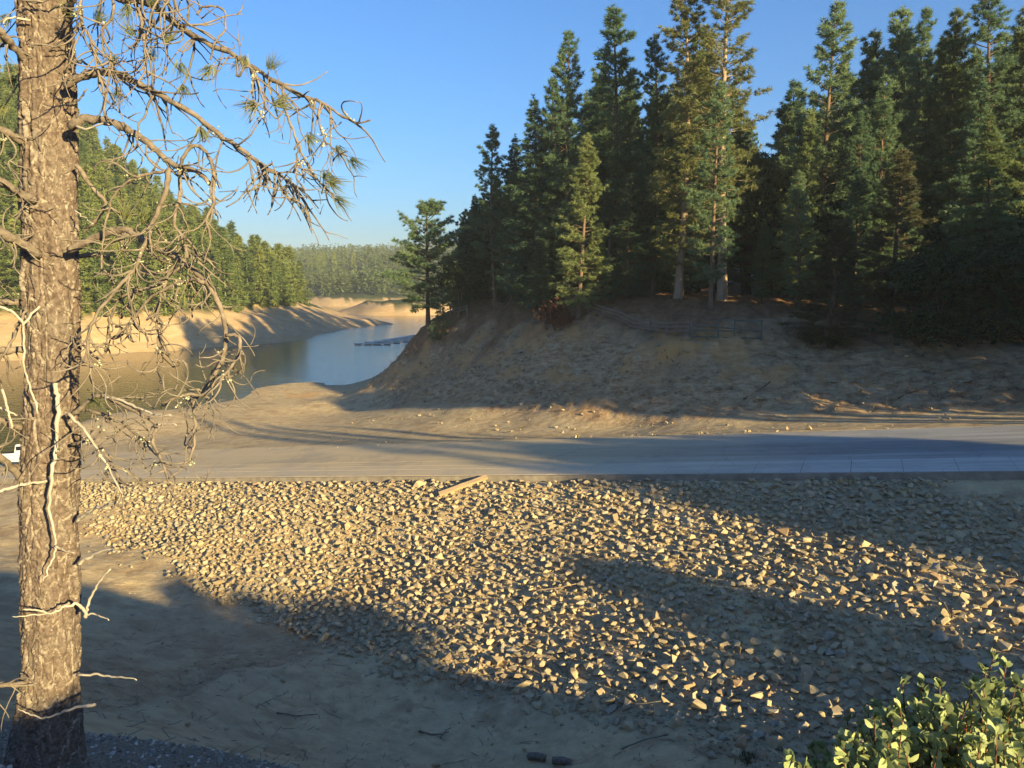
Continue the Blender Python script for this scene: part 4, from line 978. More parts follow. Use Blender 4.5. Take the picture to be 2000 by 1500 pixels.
sp = [(x, y, float(RP[2] - RS * ramp_sw(x, y)[0]) if -0.16 < ramp_sw(x, y)[1] < RW else z, s) for x, y, z, s in scatter(14000, (-34, 42), (24, 60), spill_keep, 0.02, 0.14, 4.0, 0.5, 0.5)]
o = stone_batch(sp, 'gravel_spill', 'stones', 12, 0.2); tag(o, kind='stuff')
base = gpt(1845, 822, 20)
for (dx, dz, sc, lb) in ((-0.24, 0.14, (0.42, 0.36, 0.34), 'left bottom stone of the small pile beyond the ramp'), (0.22, 0.12, (0.40, 0.4, 0.30), 'right bottom stone of the small pile beyond the ramp'), (0.02, 0.38, (0.26, 0.26, 0.36), 'upright stone on top of the small pile beyond the ramp')):
    o = link('stone', STONE_ME[3 if dz > .3 else 5], None, base + [dx, 0, dz], (0.3 * dx, 0.2, 1 + dx * 4), sc); o.color = (1, 1, 1, 0.75); tag(o, lb, 'stone', 'stones of the small pile')
# ------------------------------------------------------------------ timber, sticks and debris
def lying(name, a, b, w, h, mat, lb, cat, lift=0.12, rough=True):
    A, B = gpt(*a), gpt(*b); A[2] += lift; B[2] += lift; d = B - A; Ln = np.linalg.norm(d)
    mb = MB(); n = 7; x = np.linspace(0, Ln, n)
    V = []
    r = np.random.default_rng(int(a[0]))
    for i in range(n):
        for yy, zz in ((-w / 2, -h / 2), (w / 2, -h / 2), (w / 2, h / 2), (-w / 2, h / 2)): V.append((x[i], yy + r.normal(0, w * 0.02), zz + r.normal(0, h * 0.03)))
    F = np.vstack([grid_faces(n, 4), [(i * 4 + 3, i * 4, (i + 1) * 4, (i + 1) * 4 + 3) for i in range(n - 1)], [(0, 3, 2, 1), ((n - 1) * 4, (n - 1) * 4 + 1, (n - 1) * 4 + 2, (n - 1) * 4 + 3)]])
    o = link(name, mesh_np(name, V, F, M[mat]))
    o.matrix_world = Matrix.Translation(A) @ Vector(d).to_track_quat('X', 'Z').to_matrix().to_4x4() @ Matrix.Rotation(0.5, 4, 'X')
    tag(o, lb, cat); return o
lying('timber_plank', (858, 978), (952, 944), 0.22, 0.12, 'timber', 'weathered wooden plank lying on top of the riprap', 'plank', 0.30)
def stick(name, pix, rad, mat, lb, cat, lift=0.05, parent=None, d0=4.0):
    P = np.array([gpt(a, b, d0) for a, b in pix]); P[:, 2] += lift
    P = smooth_path(P, max(5, len(P) * 3)); P += np.random.default_rng(int(pix[0][0])).normal(0, rad * 0.3, P.shape)
    mb = MB(); mb.tube(P, np.linspace(rad, rad * 0.5, len(P)), 6, True, 0.15)
    o = mb.build(name, M[mat], parent, True); 
    if lb: tag(o, lb, cat)
    return o
stick('stick', [(1828, 1190), (1845, 1205), (1856, 1228)], 0.03, 'branch', 'short bent stick on the sunlit stones at the right', 'stick', 0.3)
stick('stick', [(1042, 1172), (1085, 1168), (1125, 1160)], 0.022, 'redwood' if 'redwood' in M else 'timber', 'thin reddish stick lying across the stones in the middle', 'stick', 0.35)
stick('stick', [(818, 1432), (850, 1438), (878, 1434)], 0.03, 'twig', 'grey stick on the shaded dirt near the bottom edge', 'stick', 0.05)
stick('stick', [(860, 1446), (868, 1436), (880, 1426)], 0.02, 'twig', 'short thin stick crossing the grey one near the bottom edge', 'stick', 0.06)
stick('stick', [(1180, 1372), (1230, 1385), (1290, 1378)], 0.022, 'twig', 'long thin stick among the lowest stones', 'stick', 0.12)
stick('stick', [(1215, 1470), (1260, 1452), (1310, 1440)], 0.022, 'twig', 'thin stick on the dirt right of the log stump', 'stick', 0.08)
stick('stick', [(540, 1395), (580, 1402), (620, 1398)], 0.02, 'twig', 'small dead stick on the dirt left of centre', 'stick', 0.03)
stick('fallen_log', [(1452, 782), (1480, 765), (1505, 748)], 0.07, 'trunk', 'thin dark log lying aslant on the bank face below the gate', 'log', 0.05, None, 30)
stick('fallen_log', [(1755, 780), (1775, 770), (1792, 766)], 0.06, 'trunk', 'small pale branch on the bank face at the right', 'log', 0.05, None, 30)
def stump(px, py, lb):
    p = gpt(px, py); mb = MB(); mb.tube([p + [-0.22, 0.1, 0.05], p + [0, 0, 0.12], p + [0.2, -0.06, 0.1]], [0.09, 0.1, 0.095], 9, True, 0.06)
    o = mb.build('log', M['branch'], None, True); tag(o, lb, 'log')
stump(1050, 1487, 'short round log piece at the bottom edge, left of centre bottom'); stump(1098, 1495, 'second short log piece lying right beside the first one')
# twig and needle litter on the dirt
def litter():
    r = np.random.default_rng(61); mb = MB(); n = 0
    xs, ys = r.uniform(-14, 8, 1500), r.uniform(12, 34, 1500); zs = terrain(xs, ys); px, py, f = proj(xs, ys, zs); k = pix_in(px, py, RIP) < 15
    for x, y, z, ok_, p_ in zip(xs, ys, zs, k, px):
        if not ok_ or not (150 < p_ < 1500) or n > 420: continue
        n += 1; a = r.uniform(0, 6.28); l = r.uniform(0.08, 0.45) * r.random() + 0.05; d = np.array([math.cos(a), math.sin(a), r.normal(0, 0.12)]) * l
        c = np.array([x, y, z + CZ + 0.02]); mb.tube([c - d, c + r.normal(0, 0.02, 3), c + d], [0.008, 0.009, 0.005], 3)
    o = mb.build('twig_litter', M['twig']); tag(o, kind='stuff')
litter()
# dry grass tufts along the kerb
def grass(px, py, n, hgt, spread, lb, mat='drygrass', d0=10):
    p = gpt(px, py, d0); r = np.random.default_rng(int(px))
    C = p + np.stack([r.normal(0, spread, n) , r.normal(0, 0.10, n), np.zeros(n)], 1)
    D = np.stack([r.normal(0, 0.25, n), r.normal(0, 0.25, n), np.ones(n)], 1)
    V, F = blades(r, C, D, 3, hgt, 0.016, 0.25)
    o = link('grass_tuft', mesh_np('grass_tuft', V, F, M[mat])); tag(o, lb, 'grass')
grass(1430, 932, 150, 0.34, 0.55, 'dry yellow grass tuft at the foot of the concrete kerb'); grass(1655, 948, 40, 0.25, 0.2, 'smaller dry grass tuft among the upper right stones'); grass(1770, 965, 40, 0.22, 0.2, 'small tuft of dry grass at the right, among the stones')
grass(1460, 1488, 50, 0.22, 0.12, 'small green seedling tuft on the dirt left of the bush', 'shrub', 8)
# ------------------------------------------------------------------ fences and gate on the promontory
def rail_fence(pix, d, lb, hgt=1.05, rails=3, name='rail_fence', base_off=0.0):
    root = link(name, None); pts = []
    for (px, py), dd in zip(pix, d):
        x = at(px, py, dd)[0]; z = at(px, py, dd)[2]; g = tz(x, dd); pts.append(np.array([x, dd, g + CZ]))
    root.location = pts[0]; o0 = pts[0]; tag(root, lb, 'fence')
    for p in pts:
        mb = MB(); q = p - o0; mb.box(q + [0, 0, hgt / 2 - 0.15], (0.16, 0.16, hgt + 0.3)); mb.build('post', M['fence'], root)
    for a, b in zip(pts[:-1], pts[1:]):
        for k in range(rails):
            zz = hgt * (0.92 - 0.31 * k); mb = MB(); mb.tube([a - o0 + [0, -0.1, zz], b - o0 + [0, -0.1, zz]], 0.075, 4, True); mb.build('rail', M['fence'], root)
rail_fence([(1150, 608), (1178, 617), (1208, 626), (1239, 636), (1270, 645), (1302, 652), (1348, 660)], (73.5, 71, 68.5, 66, 64, 62, 60), 'grey wooden rail fence descending along the crest to the gate')
rail_fence([(880, 622), (896, 622), (912, 621)], (93, 92, 91), 'short dark rail fence between the trees on the point', 1.1, 2)
def gate():
    pl, pr = np.array(at(1352, 660, 59.5)), np.array(at(1486, 664, 57.5)); gl, gr = tz(pl[0], pl[1]) + CZ, tz(pr[0], pr[1]) + CZ
    root = link('pipe_gate', None, None, (pl[0], pl[1], gl)); tag(root, 'green metal pipe gate closing the track at the end of the rail fence', 'gate')
    D = np.array([pr[0] - pl[0], pr[1] - pl[1], gr - gl]); H = lambda f, z: D * f + [0, 0, z]
    for f, h, n in ((0, 1.1, 'post'), (0.38, 1.55, 'post'), (1.0, 1.5, 'post')): mb = MB(); mb.tube([H(f, -0.3), H(f, h)], 0.07, 8, True); mb.build(n, M['gate'], root)
    for f0, f1, z0, z1 in ((0, 1, 0.12, 0.12), (0, 0.38, 0.62, 0.62), (0, 0.38, 1.0, 1.0), (0.38, 1, 1.48, 1.42), (0.38, 1.0, 0.9, 0.62), (0.38, 0.62, 0.62, 0.62)): mb = MB(); mb.tube([H(f0, z0), H(f1, z1)], 0.05, 6, True); mb.build('rail', M['gate'], root)
    mb = MB(); mb.tube([H(0.62, 0.12), H(0.62, 1.45)], 0.045, 6, True); mb.build('upright', M['gate'], root)
gate()
# pale parking lot glimpsed between the trunks
def lot():
    V = []
    for px in (1335, 1400, 1470, 1530):
        x = at(px, 545, 112)[0]
        for y in (106, 122): V.append((x, y, max(tz(x, 106), tz(x, 122)) + CZ + 0.9 + (y - 106) * 0.05))
    V = np.array(V); V[:, 2] = V[:, 2].max(); V[1::2, 2] += 0.9; n = len(V); B = V - [0, 0, 3]
    F = np.vstack([grid_faces(4, 2)[:, ::-1], [(0, 2, 2 + n, n), (2, 4, 4 + n, 2 + n), (4, 6, 6 + n, 4 + n), (1, 0, n, n + 1), (6, 7, 7 + n, 6 + n)]])
    o = link('parking_lot', mesh_np('parking_lot', np.vstack([V, B]), F, simple('pale_asphalt', (0.30, 0.30, 0.30), (0.38, 0.38, 0.37), 1.0, 0.85, 0.2, 0.01, space='geo'))); tag(o, kind='structure')
lot()
# ------------------------------------------------------------------ docks on the lake
def dock():
    a = np.array(atz(692, 671, WL + 0.25)); b = np.array(atz(806, 655, WL + 0.25))
    r0 = np.array([a[0], a[1], 0.0]); root = link('floating_dock', None, None, r0); tag(root, 'floating boat dock with a row of parallel finger piers', 'dock')
    n = 7
    P0 = [(692, 671), (712, 668), (732, 665.5), (750, 663), (768, 660.5), (786, 658.5), (802, 656.5)]
    for i, (px, py) in enumerate(P0):
        p = np.array(atz(px, py, WL + 0.25)); p[2] = 0.25
        q = p - r0; Lf = 8.6
        m = MB(); m.box(q + [Lf / 2, 0, 0], (Lf, 1.3, 0.16)); f = m.build('finger_pier', M['dock'], root)
        m = MB(); 
        for t in (0.1, 0.37, 0.63, 0.9): m.box(q + [Lf * t, 0, -0.17], (1.3, 1.0, 0.24))
        m.build('float', M['float'], f)
    p, q = np.array(atz(722, 671, WL + 0.25)) - [r0[0], r0[1], WL], np.array(atz(812, 655, WL + 0.25)) - [r0[0], r0[1], WL]
    m = MB(); d = q - p; m.tube([p + [0, 0, 0.12], q + [0, 0, 0.12]], [0.9, 0.9], 4, True); w = m.mesh('walkway', M['dock']); 
    Vs = np.array([v.co[:] for v in w.vertices]); z0 = p[2] + 0.12; Vs[:, 2] = z0 + (Vs[:, 2] - z0) * 0.13; w.vertices.foreach_set('co', Vs.astype(np.float32).ravel())
    link('walkway', w, root)
dock()
# power line over the far shore
def wires():
    A = [at(700, 528, 640), at(700, 520, 640), at(700, 512, 640)]; B = [at(830, 545, 560), at(830, 538, 560), at(830, 531, 560)]
    root = link('power_line', None); tag(root, 'thin pale power cables crossing the far wooded shore', 'power line')
    for a, b in zip(A, B):
        t = np.linspace(0, 1, 12)[:, None]; P = np.array(a) * (1 - t) + np.array(b) * t; P[:, 2] += CZ - 5 * (4 * t * (1 - t))[:, 0]
        mb = MB(); mb.tube(P, 0.07, 4, True); mb.build('cable', M['wire'], root)
wires()
# ------------------------------------------------------------------ the big dead-limbed pine
TD = 6.0
TP = [(84, 0, 49), (90, 130, 52), (93, 260, 55), (98, 450, 54), (103, 700, 55), (99, 850, 57), (95, 1000, 57), (98, 1150, 58), (100, 1290, 61), (97, 1380, 67), (92, 1450, 76), (88, 1520, 86)]
def pxm(px, py, d=TD): p = at(px, py, d); return np.array([p[0], p[1], p[2] + CZ])
def big_pine():
    root_p = pxm(92, 1490); root_p[2] = tz(root_p[0], root_p[1]) + CZ
    root = link('big_pine_tree', None, None, root_p)
    tag(root, 'big pine trunk at the left with rough bark and bare curling dead branches', 'tree', None)
    ax = np.array([pxm(a, b) for a, b, c in TP])[::-1]; rr_ = np.array([c * TD / FPX for a, b, c in TP])[::-1]
    top = [ax[-1] + np.array([-0.03, 0.02, 1.0]) * k for k in (1.2, 2.6, 4.2, 6.0)]
    ax = np.vstack([ax, top]); rr_ = np.concatenate([rr_, [0.185, 0.165, 0.14, 0.10]])
    n, k = 900, 190
    lens = np.concatenate([[0], np.cumsum(np.linalg.norm(np.diff(ax, axis=0), axis=1))]); t = np.linspace(0, lens[-1], n)
    # finer rings on the part in view
    t = np.concatenate([np.linspace(0, 6.9, 1080), np.linspace(6.9, lens[-1], 90)[1:]])
    C = np.stack([np.interp(t, lens, ax[:, i]) for i in range(3)], 1); Rr = np.interp(t, lens, rr_)
    n = len(t); th = np.arange(k) / k * 2 * math.pi
    TH, T = np.meshgrid(th, t)
    # bark plates: cells of a jittered grid, periodic round the trunk
    r = np.random.default_rng(4)
    def cells(nu, hv, sd):
        rr2 = np.random.default_rng(sd); nv = int(lens[-1] / hv) + 3
        ju, jv = rr2.random((nv, nu)), rr2.random((nv, nu))
        U = TH / (2 * math.pi) * nu + 0.55 * fbm(np.cos(TH) * 2 + T * 1.2, np.sin(TH) * 2 + 9, 3); Vv = T / hv + 0.9 * fbm(np.cos(TH) * 3 + 30, np.sin(TH) * 3 + T * 2.0, 3)
        iu, iv = np.floor(U).astype(int), np.floor(Vv).astype(int)
        d1 = np.full(U.shape, 9.0); d2 = np.full(U.shape, 9.0); idv = np.zeros(U.shape)
        for a in (-1, 0, 1):
            for b in (-1, 0, 1):
                cu, cv = iu + a, np.clip(iv + b, 0, nv - 1); ju_, jv_ = ju[cv, cu % nu], jv[cv, cu % nu]
                d = np.hypot(U - (cu + ju_), (Vv - (iv + b + jv_)) * 0.95)
                new = d < d1; d2 = np.where(new, d1, np.minimum(d2, d)); idv = np.where(new, ju_, idv); d1 = np.minimum(d1, d)
        return d2 - d1, idv
    e1, i1 = cells(15, 0.19, 1); e2, i2 = cells(34, 0.06, 2); e3, i3 = cells(80, 0.022, 3)
    plate = sstep(0.0, 0.11, e1); sub = sstep(0.0, 0.12, e2)
    fn = fbm(np.cos(TH) * 9 + T * 4, np.sin(TH) * 9 + T * 16, 5, 0.65)
    lump = fbm(np.cos(TH) * 1.5, np.sin(TH) * 1.5 + T * 1.4, 3)
    flake = np.floor((fbm(np.cos(TH) * 5 + 7, np.sin(TH) * 5 + T * 3.5, 4) + 1) * 9) / 9 - 1
    disp = 0.021 * plate * (0.6 + 0.7 * i1) + 0.008 * sub * (0.4 + i2) + 0.0035 * i3 * sstep(0, 0.15, e3) + 0.009 * fn + 0.020 * flake + 0.03 * lump
    fl = np.exp(-t / 0.35)[:, None]; disp = disp + fl * 0.05 * np.sin(TH * 5 + 1)
    disp = disp - disp[:1080].mean() - 0.034
    RR = Rr[:, None] + disp
    V = np.stack([C[:, 0:1] + np.cos(TH) * RR, C[:, 1:2] + np.sin(TH) * RR, np.broadcast_to(C[:, 2:3], RR.shape)], -1).reshape(-1, 3) - root_p
    i = np.arange(n - 1)[:, None] * k; j = np.arange(k)[None]; j2 = (j + 1) % k
    F = np.stack([i + j, i + j2, i + k + j2, i + k + j], -1).reshape(-1, 4)
    me = mesh_np('trunk', V, F, M['bark'], True)
    # pale worn rims round each plate, cracks with their thin shadow painted dark, brown hearts
    rim = np.exp(-((e1 - 0.075) / 0.05) ** 2) * (0.35 + 0.9 * i2) + 0.6 * np.exp(-((e2 - 0.07) / 0.05) ** 2) * (i1 > 0.45) * i3 + 0.25 * fn
    rel = np.where(e1 < 0.018, 0.0, 0.22 + 0.75 * rim)
    rel = np.clip(rel, 0, 1)
    a = me.attributes.new('relief', 'FLOAT', 'POINT'); a.data.foreach_set('value', rel.astype(np.float32).ravel())
    link('trunk', me, root)
    def axis_at(z): return np.array([np.interp(z, ax[:, 2], ax[:, 0]), np.interp(z, ax[:, 2], ax[:, 1])])
    rp = random.Random(77); rg = np.random.default_rng(78)
    tufts = []
    for v in range(3):
        rv = np.random.default_rng(90 + v); nn = 62
        D = np.tile([0, 0, 1.0], (nn, 1)); Vb, Fb = blades(rv, np.zeros((nn, 3)) + rv.normal(0, 0.012, (nn, 3)) , D, 1, 0.15, 0.0046, 0.62)
        tufts.append(mesh_np('needle_tuft', Vb, Fb, M['tuft']))
    def branch(pix, d0, d1, dia0, dia1, mat='branch', n=None, k=8, parent=None, name='branch', wob=0.12):
        m = len(pix); ds = d0 + (d1 - d0) * np.linspace(0, 1, m) ** 1.2
        P = np.array([pxm(a, b, d) for (a, b), d in zip(pix, ds)])
        P = smooth_path(P, n or max(8, m * 4)); q = len(P)
        P[1:] += rg.normal(0, 0.004, (q - 1, 3))
        rad = np.linspace(dia0, dia1 * (0.6 if mat == 'pale' else 1), q) * (0.56 if mat == 'pale' else 0.62) / 2 * TD / FPX * (1 + rg.normal(0, 0.07, q))
        mb = MB(); mb.tube(P - root_p, rad, k, True, wob); o = mb.build(name, M[mat], parent or root, True)
        return o, P
    def twig(p0, d, length, r0, curl, br, mat='twig', tuft=False, grav=0.5, forks=2):
        ax_ = rvec(rg, 1)[0]; st = 0.035; p = p0.copy(); pts = [p.copy()]; n_ = max(4, int(length / st)); ks = curl * rp.choice((-1, 1))
        d = d / np.linalg.norm(d); sub = []
        for i in range(n_):
            if rp.random() < 0.12: ks = curl * rp.choice((-1, 1)) * rp.uniform(0.4, 1.6)
            if rp.random() < 0.10: ax_ = rvec(rg, 1)[0]
            d = d + np.cross(ax_, d) * ks * st * 8 + np.array([0, 0, -grav * st]) + rg.normal(0, 0.07, 3); d /= np.linalg.norm(d)
            p = p + d * st; pts.append(p.copy())
            if forks and rp.random() < 0.09 and i > 1: sub.append((p.copy(), d + rg.normal(0, 0.8, 3), length * rp.uniform(0.25, 0.55)))
        P = np.array(pts); mb = MB(); mb.tube(P - root_p, np.linspace(r0, r0 * 0.42, len(P)), 4, True)
        for sp, sd, sl_ in sub:
            Q = [sp.copy()]; dd = sd / np.linalg.norm(sd); a2 = rvec(rg, 1)[0]
            for i in range(max(3, int(sl_ / st))):
                dd = dd + np.cross(a2, dd) * curl * st * 9 + np.array([0, 0, -grav * st]) + rg.normal(0, 0.08, 3); dd /= np.linalg.norm(dd); Q.append(Q[-1] + dd * st)
            mb.tube(np.array(Q) - root_p, np.linspace(r0 * 0.7, r0 * 0.35, len(Q)), 4, True)
        t_ = mb.build('twig', M[mat], br, True)
        if rp.random() < 0.16:
            lm = MB(); 
            for _ in range(rp.randint(1, 3)):
                c = P[rp.randrange(len(P) // 3 + 1)] - root_p
                V_, F_ = STONES[rp.randrange(14)]
                for _ in range(3): lm.add(V_ * rp.uniform(0.012, 0.026) * [1, 1, 1.4] + c + rg.normal(0, 0.012, 3), F_)
            lo_ = lm.build('lichen', M['lichen'], br); lo_['kind'] = 'stuff'
        if tuft: put_tuft(P[-1], P[-1] - P[-3], br)
        return P
    def put_tuft(p, d, br, sc=1.0):
        o = link('needle_tuft', tufts[rp.randrange(3)], br); o.location = p - root_p; o.rotation_mode = 'QUATERNION'; o.rotation_quaternion = Vector(d).to_track_quat('Z', 'Y'); o.scale = (sc * rp.uniform(0.85, 1.15),) * 3
    def twigs(P, br, n, lo, hi, f0, f1, r0=0.0070, curl=0.8, down=0.8, grav=0.5, mat='twig', tuft_p=0.0):
        for i in range(int(n * 2.0)):
            f = rp.uniform(f0, f1); p = P[min(len(P) - 2, int(f * (len(P) - 1)))]; T_ = P[min(len(P) - 1, int(f * (len(P) - 1)) + 1)] - p; T_ /= np.linalg.norm(T_) + 1e-9
            d = rg.normal(0, 0.75, 3) + T_ * 0.6 + np.array([0, 0, -down])
            twig(p, d, rp.uniform(lo, hi), r0 * rp.uniform(0.7, 1.25), curl, br, mat, rp.random() < tuft_p, grav)
    sy = lambda a, b: (a, b)
    bA, PA = branch([(92, -110), (150, -55), (224, -4), (287, 6), (336, 42), (385, 74), (455, 108), (507, 140), (553, 168), (595, 189), (627, 200), (665, 226), (700, 240), (724, 234)], 5.85, 5.3, 22, 4)
    twigs(PA, bA, 9, 0.25, 0.7, 0.28, 0.62, 0.0085, 0.6, 1.0); twigs(PA, bA, 7, 0.25, 0.55, 0.6, 0.95, 0.007, 0.6, 0.9)
    bB, PB = branch([(128, 168), (161, 150), (196, 142), (227, 144), (273, 165), (315, 186), (368, 217), (420, 256), (480, 298), (518, 326), (560, 350), (591, 388), (605, 430)], 5.82, 5.45, 24, 7)
    twigs(PB, bB, 10, 0.2, 0.5, 0.2, 0.7, 0.0085, 0.7, 0.9); twigs(PB, bB, 13, 0.25, 0.55, 0.7, 1.0, 0.0085, 0.8, 0.9, 0.6)
    bC, PC = branch([(138, 248), (165, 233), (196, 235), (228, 242), (266, 263), (298, 287), (326, 312), (354, 327), (385, 335), (410, 358)], 5.80, 5.5, 27, 12)
    dC = branch([(352, 327), (364, 294), (385, 285), (406, 303), (416, 336), (417, 395), (404, 425), (412, 470)], 5.55, 5.4, 11, 7, parent=None); 
    c1, P1 = branch([(330, 330), (326, 371), (308, 413), (280, 485), (259, 530), (224, 569), (189, 615), (172, 660), (175, 702), (186, 726)], 5.57, 5.35, 15, 6)
    c3, Pc3 = branch([(350, 335), (352, 380), (340, 430), (358, 470), (366, 505)], 5.56, 5.5, 12, 8)
    c4, Pc4 = branch([(325, 335), (290, 340), (255, 352), (228, 372), (214, 405), (200, 470), (196, 540)], 5.6, 5.7, 9, 5)
    c5, Pc5 = branch([(148, 322), (178, 362), (205, 400), (178, 440), (163, 455)], 5.9, 6.0, 14, 8)
    twigs(PC, bC, 8, 0.2, 0.5, 0.1, 0.9, 0.0085, 0.9, 0.7); twigs(P1, c1, 17, 0.2, 0.55, 0.2, 1.0, 0.0085, 1.0, 0.5); twigs(dC[1], dC[0], 7, 0.2, 0.4, 0.3, 1.0, 0.0075, 1.0, 0.6)
    twigs(Pc3, c3, 8, 0.2, 0.5, 0.3, 1.0, 0.008, 1.0, 0.6); twigs(Pc4, c4, 7, 0.2, 0.45, 0.2, 1.0, 0.007, 1.1, 0.5)
    bD, PD = branch([(135, 490), (175, 470), (210, 455), (238, 448), (266, 458), (308, 487), (350, 506), (378, 527), (402, 551), (427, 590), (441, 646), (439, 688), (420, 730), (395, 765), (381, 780), (378, 800), (382, 835), (374, 888), (355, 915), (330, 935)], 5.80, 5.4, 25, 5)
    d2, PD2 = branch([(400, 552), (370, 545), (330, 560), (290, 585), (262, 620), (240, 650)], 5.55, 5.6, 12, 6)
    d3, PD3 = branch([(441, 655), (465, 657), (467, 690), (442, 728), (402, 768), (360, 772), (316, 788)], 5.45, 5.35, 11, 8)
    d4, PD4 = branch([(350, 506), (330, 535), (312, 590), (306, 640), (318, 690), (300, 730)], 5.62, 5.5, 9, 5)
    d5, PD5 = branch([(360, 515), (300, 560), (236, 580), (212, 640), (205, 690)], 5.6, 5.75, 10, 5)
    twigs(PD, bD, 10, 0.2, 0.5, 0.15, 0.45, 0.0085, 1.0, 0.6); twigs(PD, bD, 14, 0.2, 0.5, 0.45, 0.95, 0.0078, 1.1, 0.3)
    for P_, b_ in ((PD2, d2), (PD3, d3), (PD4, d4), (PD5, d5)): twigs(P_, b_, 9, 0.18, 0.5, 0.15, 1.0, 0.0078, 1.15, 0.4)
    bE, PE = branch([(140, 812), (165, 790), (196, 772), (238, 790), (280, 812), (305, 830), (298, 863), (312, 891), (330, 940), (336, 985)], 5.8, 5.35, 16, 6)
    e2, PE2 = branch([(205, 775), (240, 783), (276, 800), (305, 810), (334, 811)], 5.7, 5.45, 10, 8, 'pale')
    e3, PE3 = branch([(155, 800), (190, 805), (235, 822), (262, 846), (290, 860)], 5.85, 5.6, 11, 6)
    twigs(PE, bE, 9, 0.2, 0.5, 0.1, 1.0, 0.008, 0.9, 0.4); twigs(PE3, e3, 9, 0.2, 0.5, 0.2, 1.0, 0.007, 0.9, 0.5)
    bF, PF = branch([(133, 807), (150, 825), (168, 845), (196, 887), (224, 940), (242, 972)], 5.72, 5.4, 13, 6, 'pale'); twigs(PF, bF, 6, 0.2, 0.45, 0.3, 1.0, 0.007, 0.8, 0.6)
    bF2, PF2 = branch([(140, 868), (175, 862), (205, 885), (222, 915), (238, 952), (232, 990)], 5.82, 5.6, 12, 6); twigs(PF2, bF2, 5, 0.2, 0.4, 0.3, 1.0, 0.007, 0.9, 0.6)
    bG, PG = branch([(108, 748), (112, 775), (113, 800), (110, 850), (106, 900), (99, 945), (98, 1000), (107, 1045), (108, 1075), (96, 1108), (84, 1134)], 5.74, 5.62, 17, 6, 'pale'); g2, _ = branch([(108, 1066), (126, 1074), (143, 1080)], 5.63, 5.58, 7, 5, 'pale', parent=None)
    gs, _ = branch([(110, 885), (122, 872), (130, 862)], 5.68, 5.6, 6, 4, 'pale')
    bH, PH = branch([(-20, 595), (10, 603), (28, 612), (44, 635), (48, 695), (51, 735), (66, 775), (73, 806)], 5.62, 5.66, 9, 10, 'pale')
    h2, _ = branch([(45, 637), (62, 615), (78, 596)], 5.63, 5.72, 8, 12, 'pale')
    for pix, dd0, dd1, a_, b_, mt in (
        ([(-60, 20), (0, 60), (20, 84), (48, 116)], 5.5, 5.86, 20, 26, 'branch'), ([(-60, 235), (0, 252), (30, 268), (52, 285)], 5.6, 5.9, 20, 24, 'branch'), ([(-60, 330), (0, 353), (35, 375), (66, 392)], 5.4, 5.8, 22, 26, 'branch'),
        ([(-60, 430), (0, 455), (35, 472), (74, 496)], 5.4, 5.8, 26, 30, 'branch'), ([(-50, 588), (0, 590), (60, 590)], 5.9, 6.0, 20, 24, 'branch'), ([(-50, 690), (0, 684), (60, 682)], 5.8, 6.0, 18, 22, 'branch'),
        ([(-50, 800), (0, 820), (44, 838)], 5.6, 5.88, 15, 20, 'branch'), ([(-50, 860), (0, 892), (22, 912), (48, 944)], 5.5, 5.88, 18, 24, 'branch'), ([(-30, 1338), (20, 1336), (62, 1337)], 5.6, 5.85, 15, 18, 'branch'),
        ([(-30, 968), (10, 957), (48, 946), (90, 940)], 5.45, 5.74, 11, 15, 'pale'), ([(150, 1018), (165, 1005), (182, 994), (208, 988), (230, 981)], 5.86, 5.6, 14, 10, 'pale'), ([(152, 1102), (178, 1085), (208, 1074), (234, 1077)], 5.86, 5.65, 14, 7, 'pale'),
        ([(168, 1200), (174, 1176), (188, 1146), (202, 1126), (215, 1112)], 5.86, 5.7, 10, 10, 'pale'), ([(168, 1206), (164, 1190), (150, 1181), (130, 1184), (110, 1193), (92, 1199), (55, 1202), (26, 1205)], 5.78, 5.55, 13, 5, 'pale'), ([(92, 1198), (70, 1192), (44, 1190)], 5.62, 5.58, 8, 6, 'pale'),
        ([(165, 1200), (190, 1201), (214, 1211)], 5.84, 5.72, 8, 6, 'pale'), ([(150, 1318), (190, 1318), (216, 1321), (240, 1323), (268, 1329)], 5.88, 5.62, 10, 6, 'pale'), ([(186, 1376), (158, 1380), (132, 1387), (110, 1396), (85, 1402), (58, 1396), (35, 1384)], 5.62, 5.58, 12, 5, 'pale'),
        ([(30, 640), (44, 620), (52, 600)], 5.7, 5.8, 7, 9, 'branch'), ([(-20, 720), (10, 690), (34, 640), (46, 600)], 5.8, 5.9, 6, 10, 'twig'), ([(-20, 790), (8, 800), (36, 812)], 5.7, 5.85, 8, 10, 'pale'), ([(4, 760), (12, 790), (20, 815), (23, 836)], 5.6, 5.6, 9, 11, 'pale'),
        ([(160, 855), (190, 858), (210, 853)], 5.8, 5.7, 6, 5, 'pale'), ([(305, 830), (325, 828), (344, 829)], 5.4, 5.35, 6, 5, 'pale'), ([(132, 40), (128, 22), (140, 5), (146, -20)], 5.75, 5.5, 12, 16, 'branch'),
        ([(60, 40), (20, 34), (6, 50)], 5.8, 5.7, 8, 6, 'pale'), ([(148, 246), (170, 252), (205, 240), (212, 242)], 5.75, 5.6, 9, 6, 'pale'), ([(130, 205), (150, 200), (168, 176)], 5.85, 5.75, 8, 5, 'branch'), ([(145, 410), (165, 425), (185, 438)], 5.85, 5.75, 6, 4, 'pale'),
        ([(140, 122), (160, 121), (180, 132), (205, 140)], 5.9, 5.8, 7, 4, 'twig'), ([(152, 500), (190, 498), (214, 504)], 6.1, 6.2, 16, 12, 'branch'), ([(155, 668), (180, 690), (208, 712)], 6.0, 5.9, 10, 7, 'branch')):
        b_o, b_P = branch(pix, dd0, dd1, a_, b_, mt)
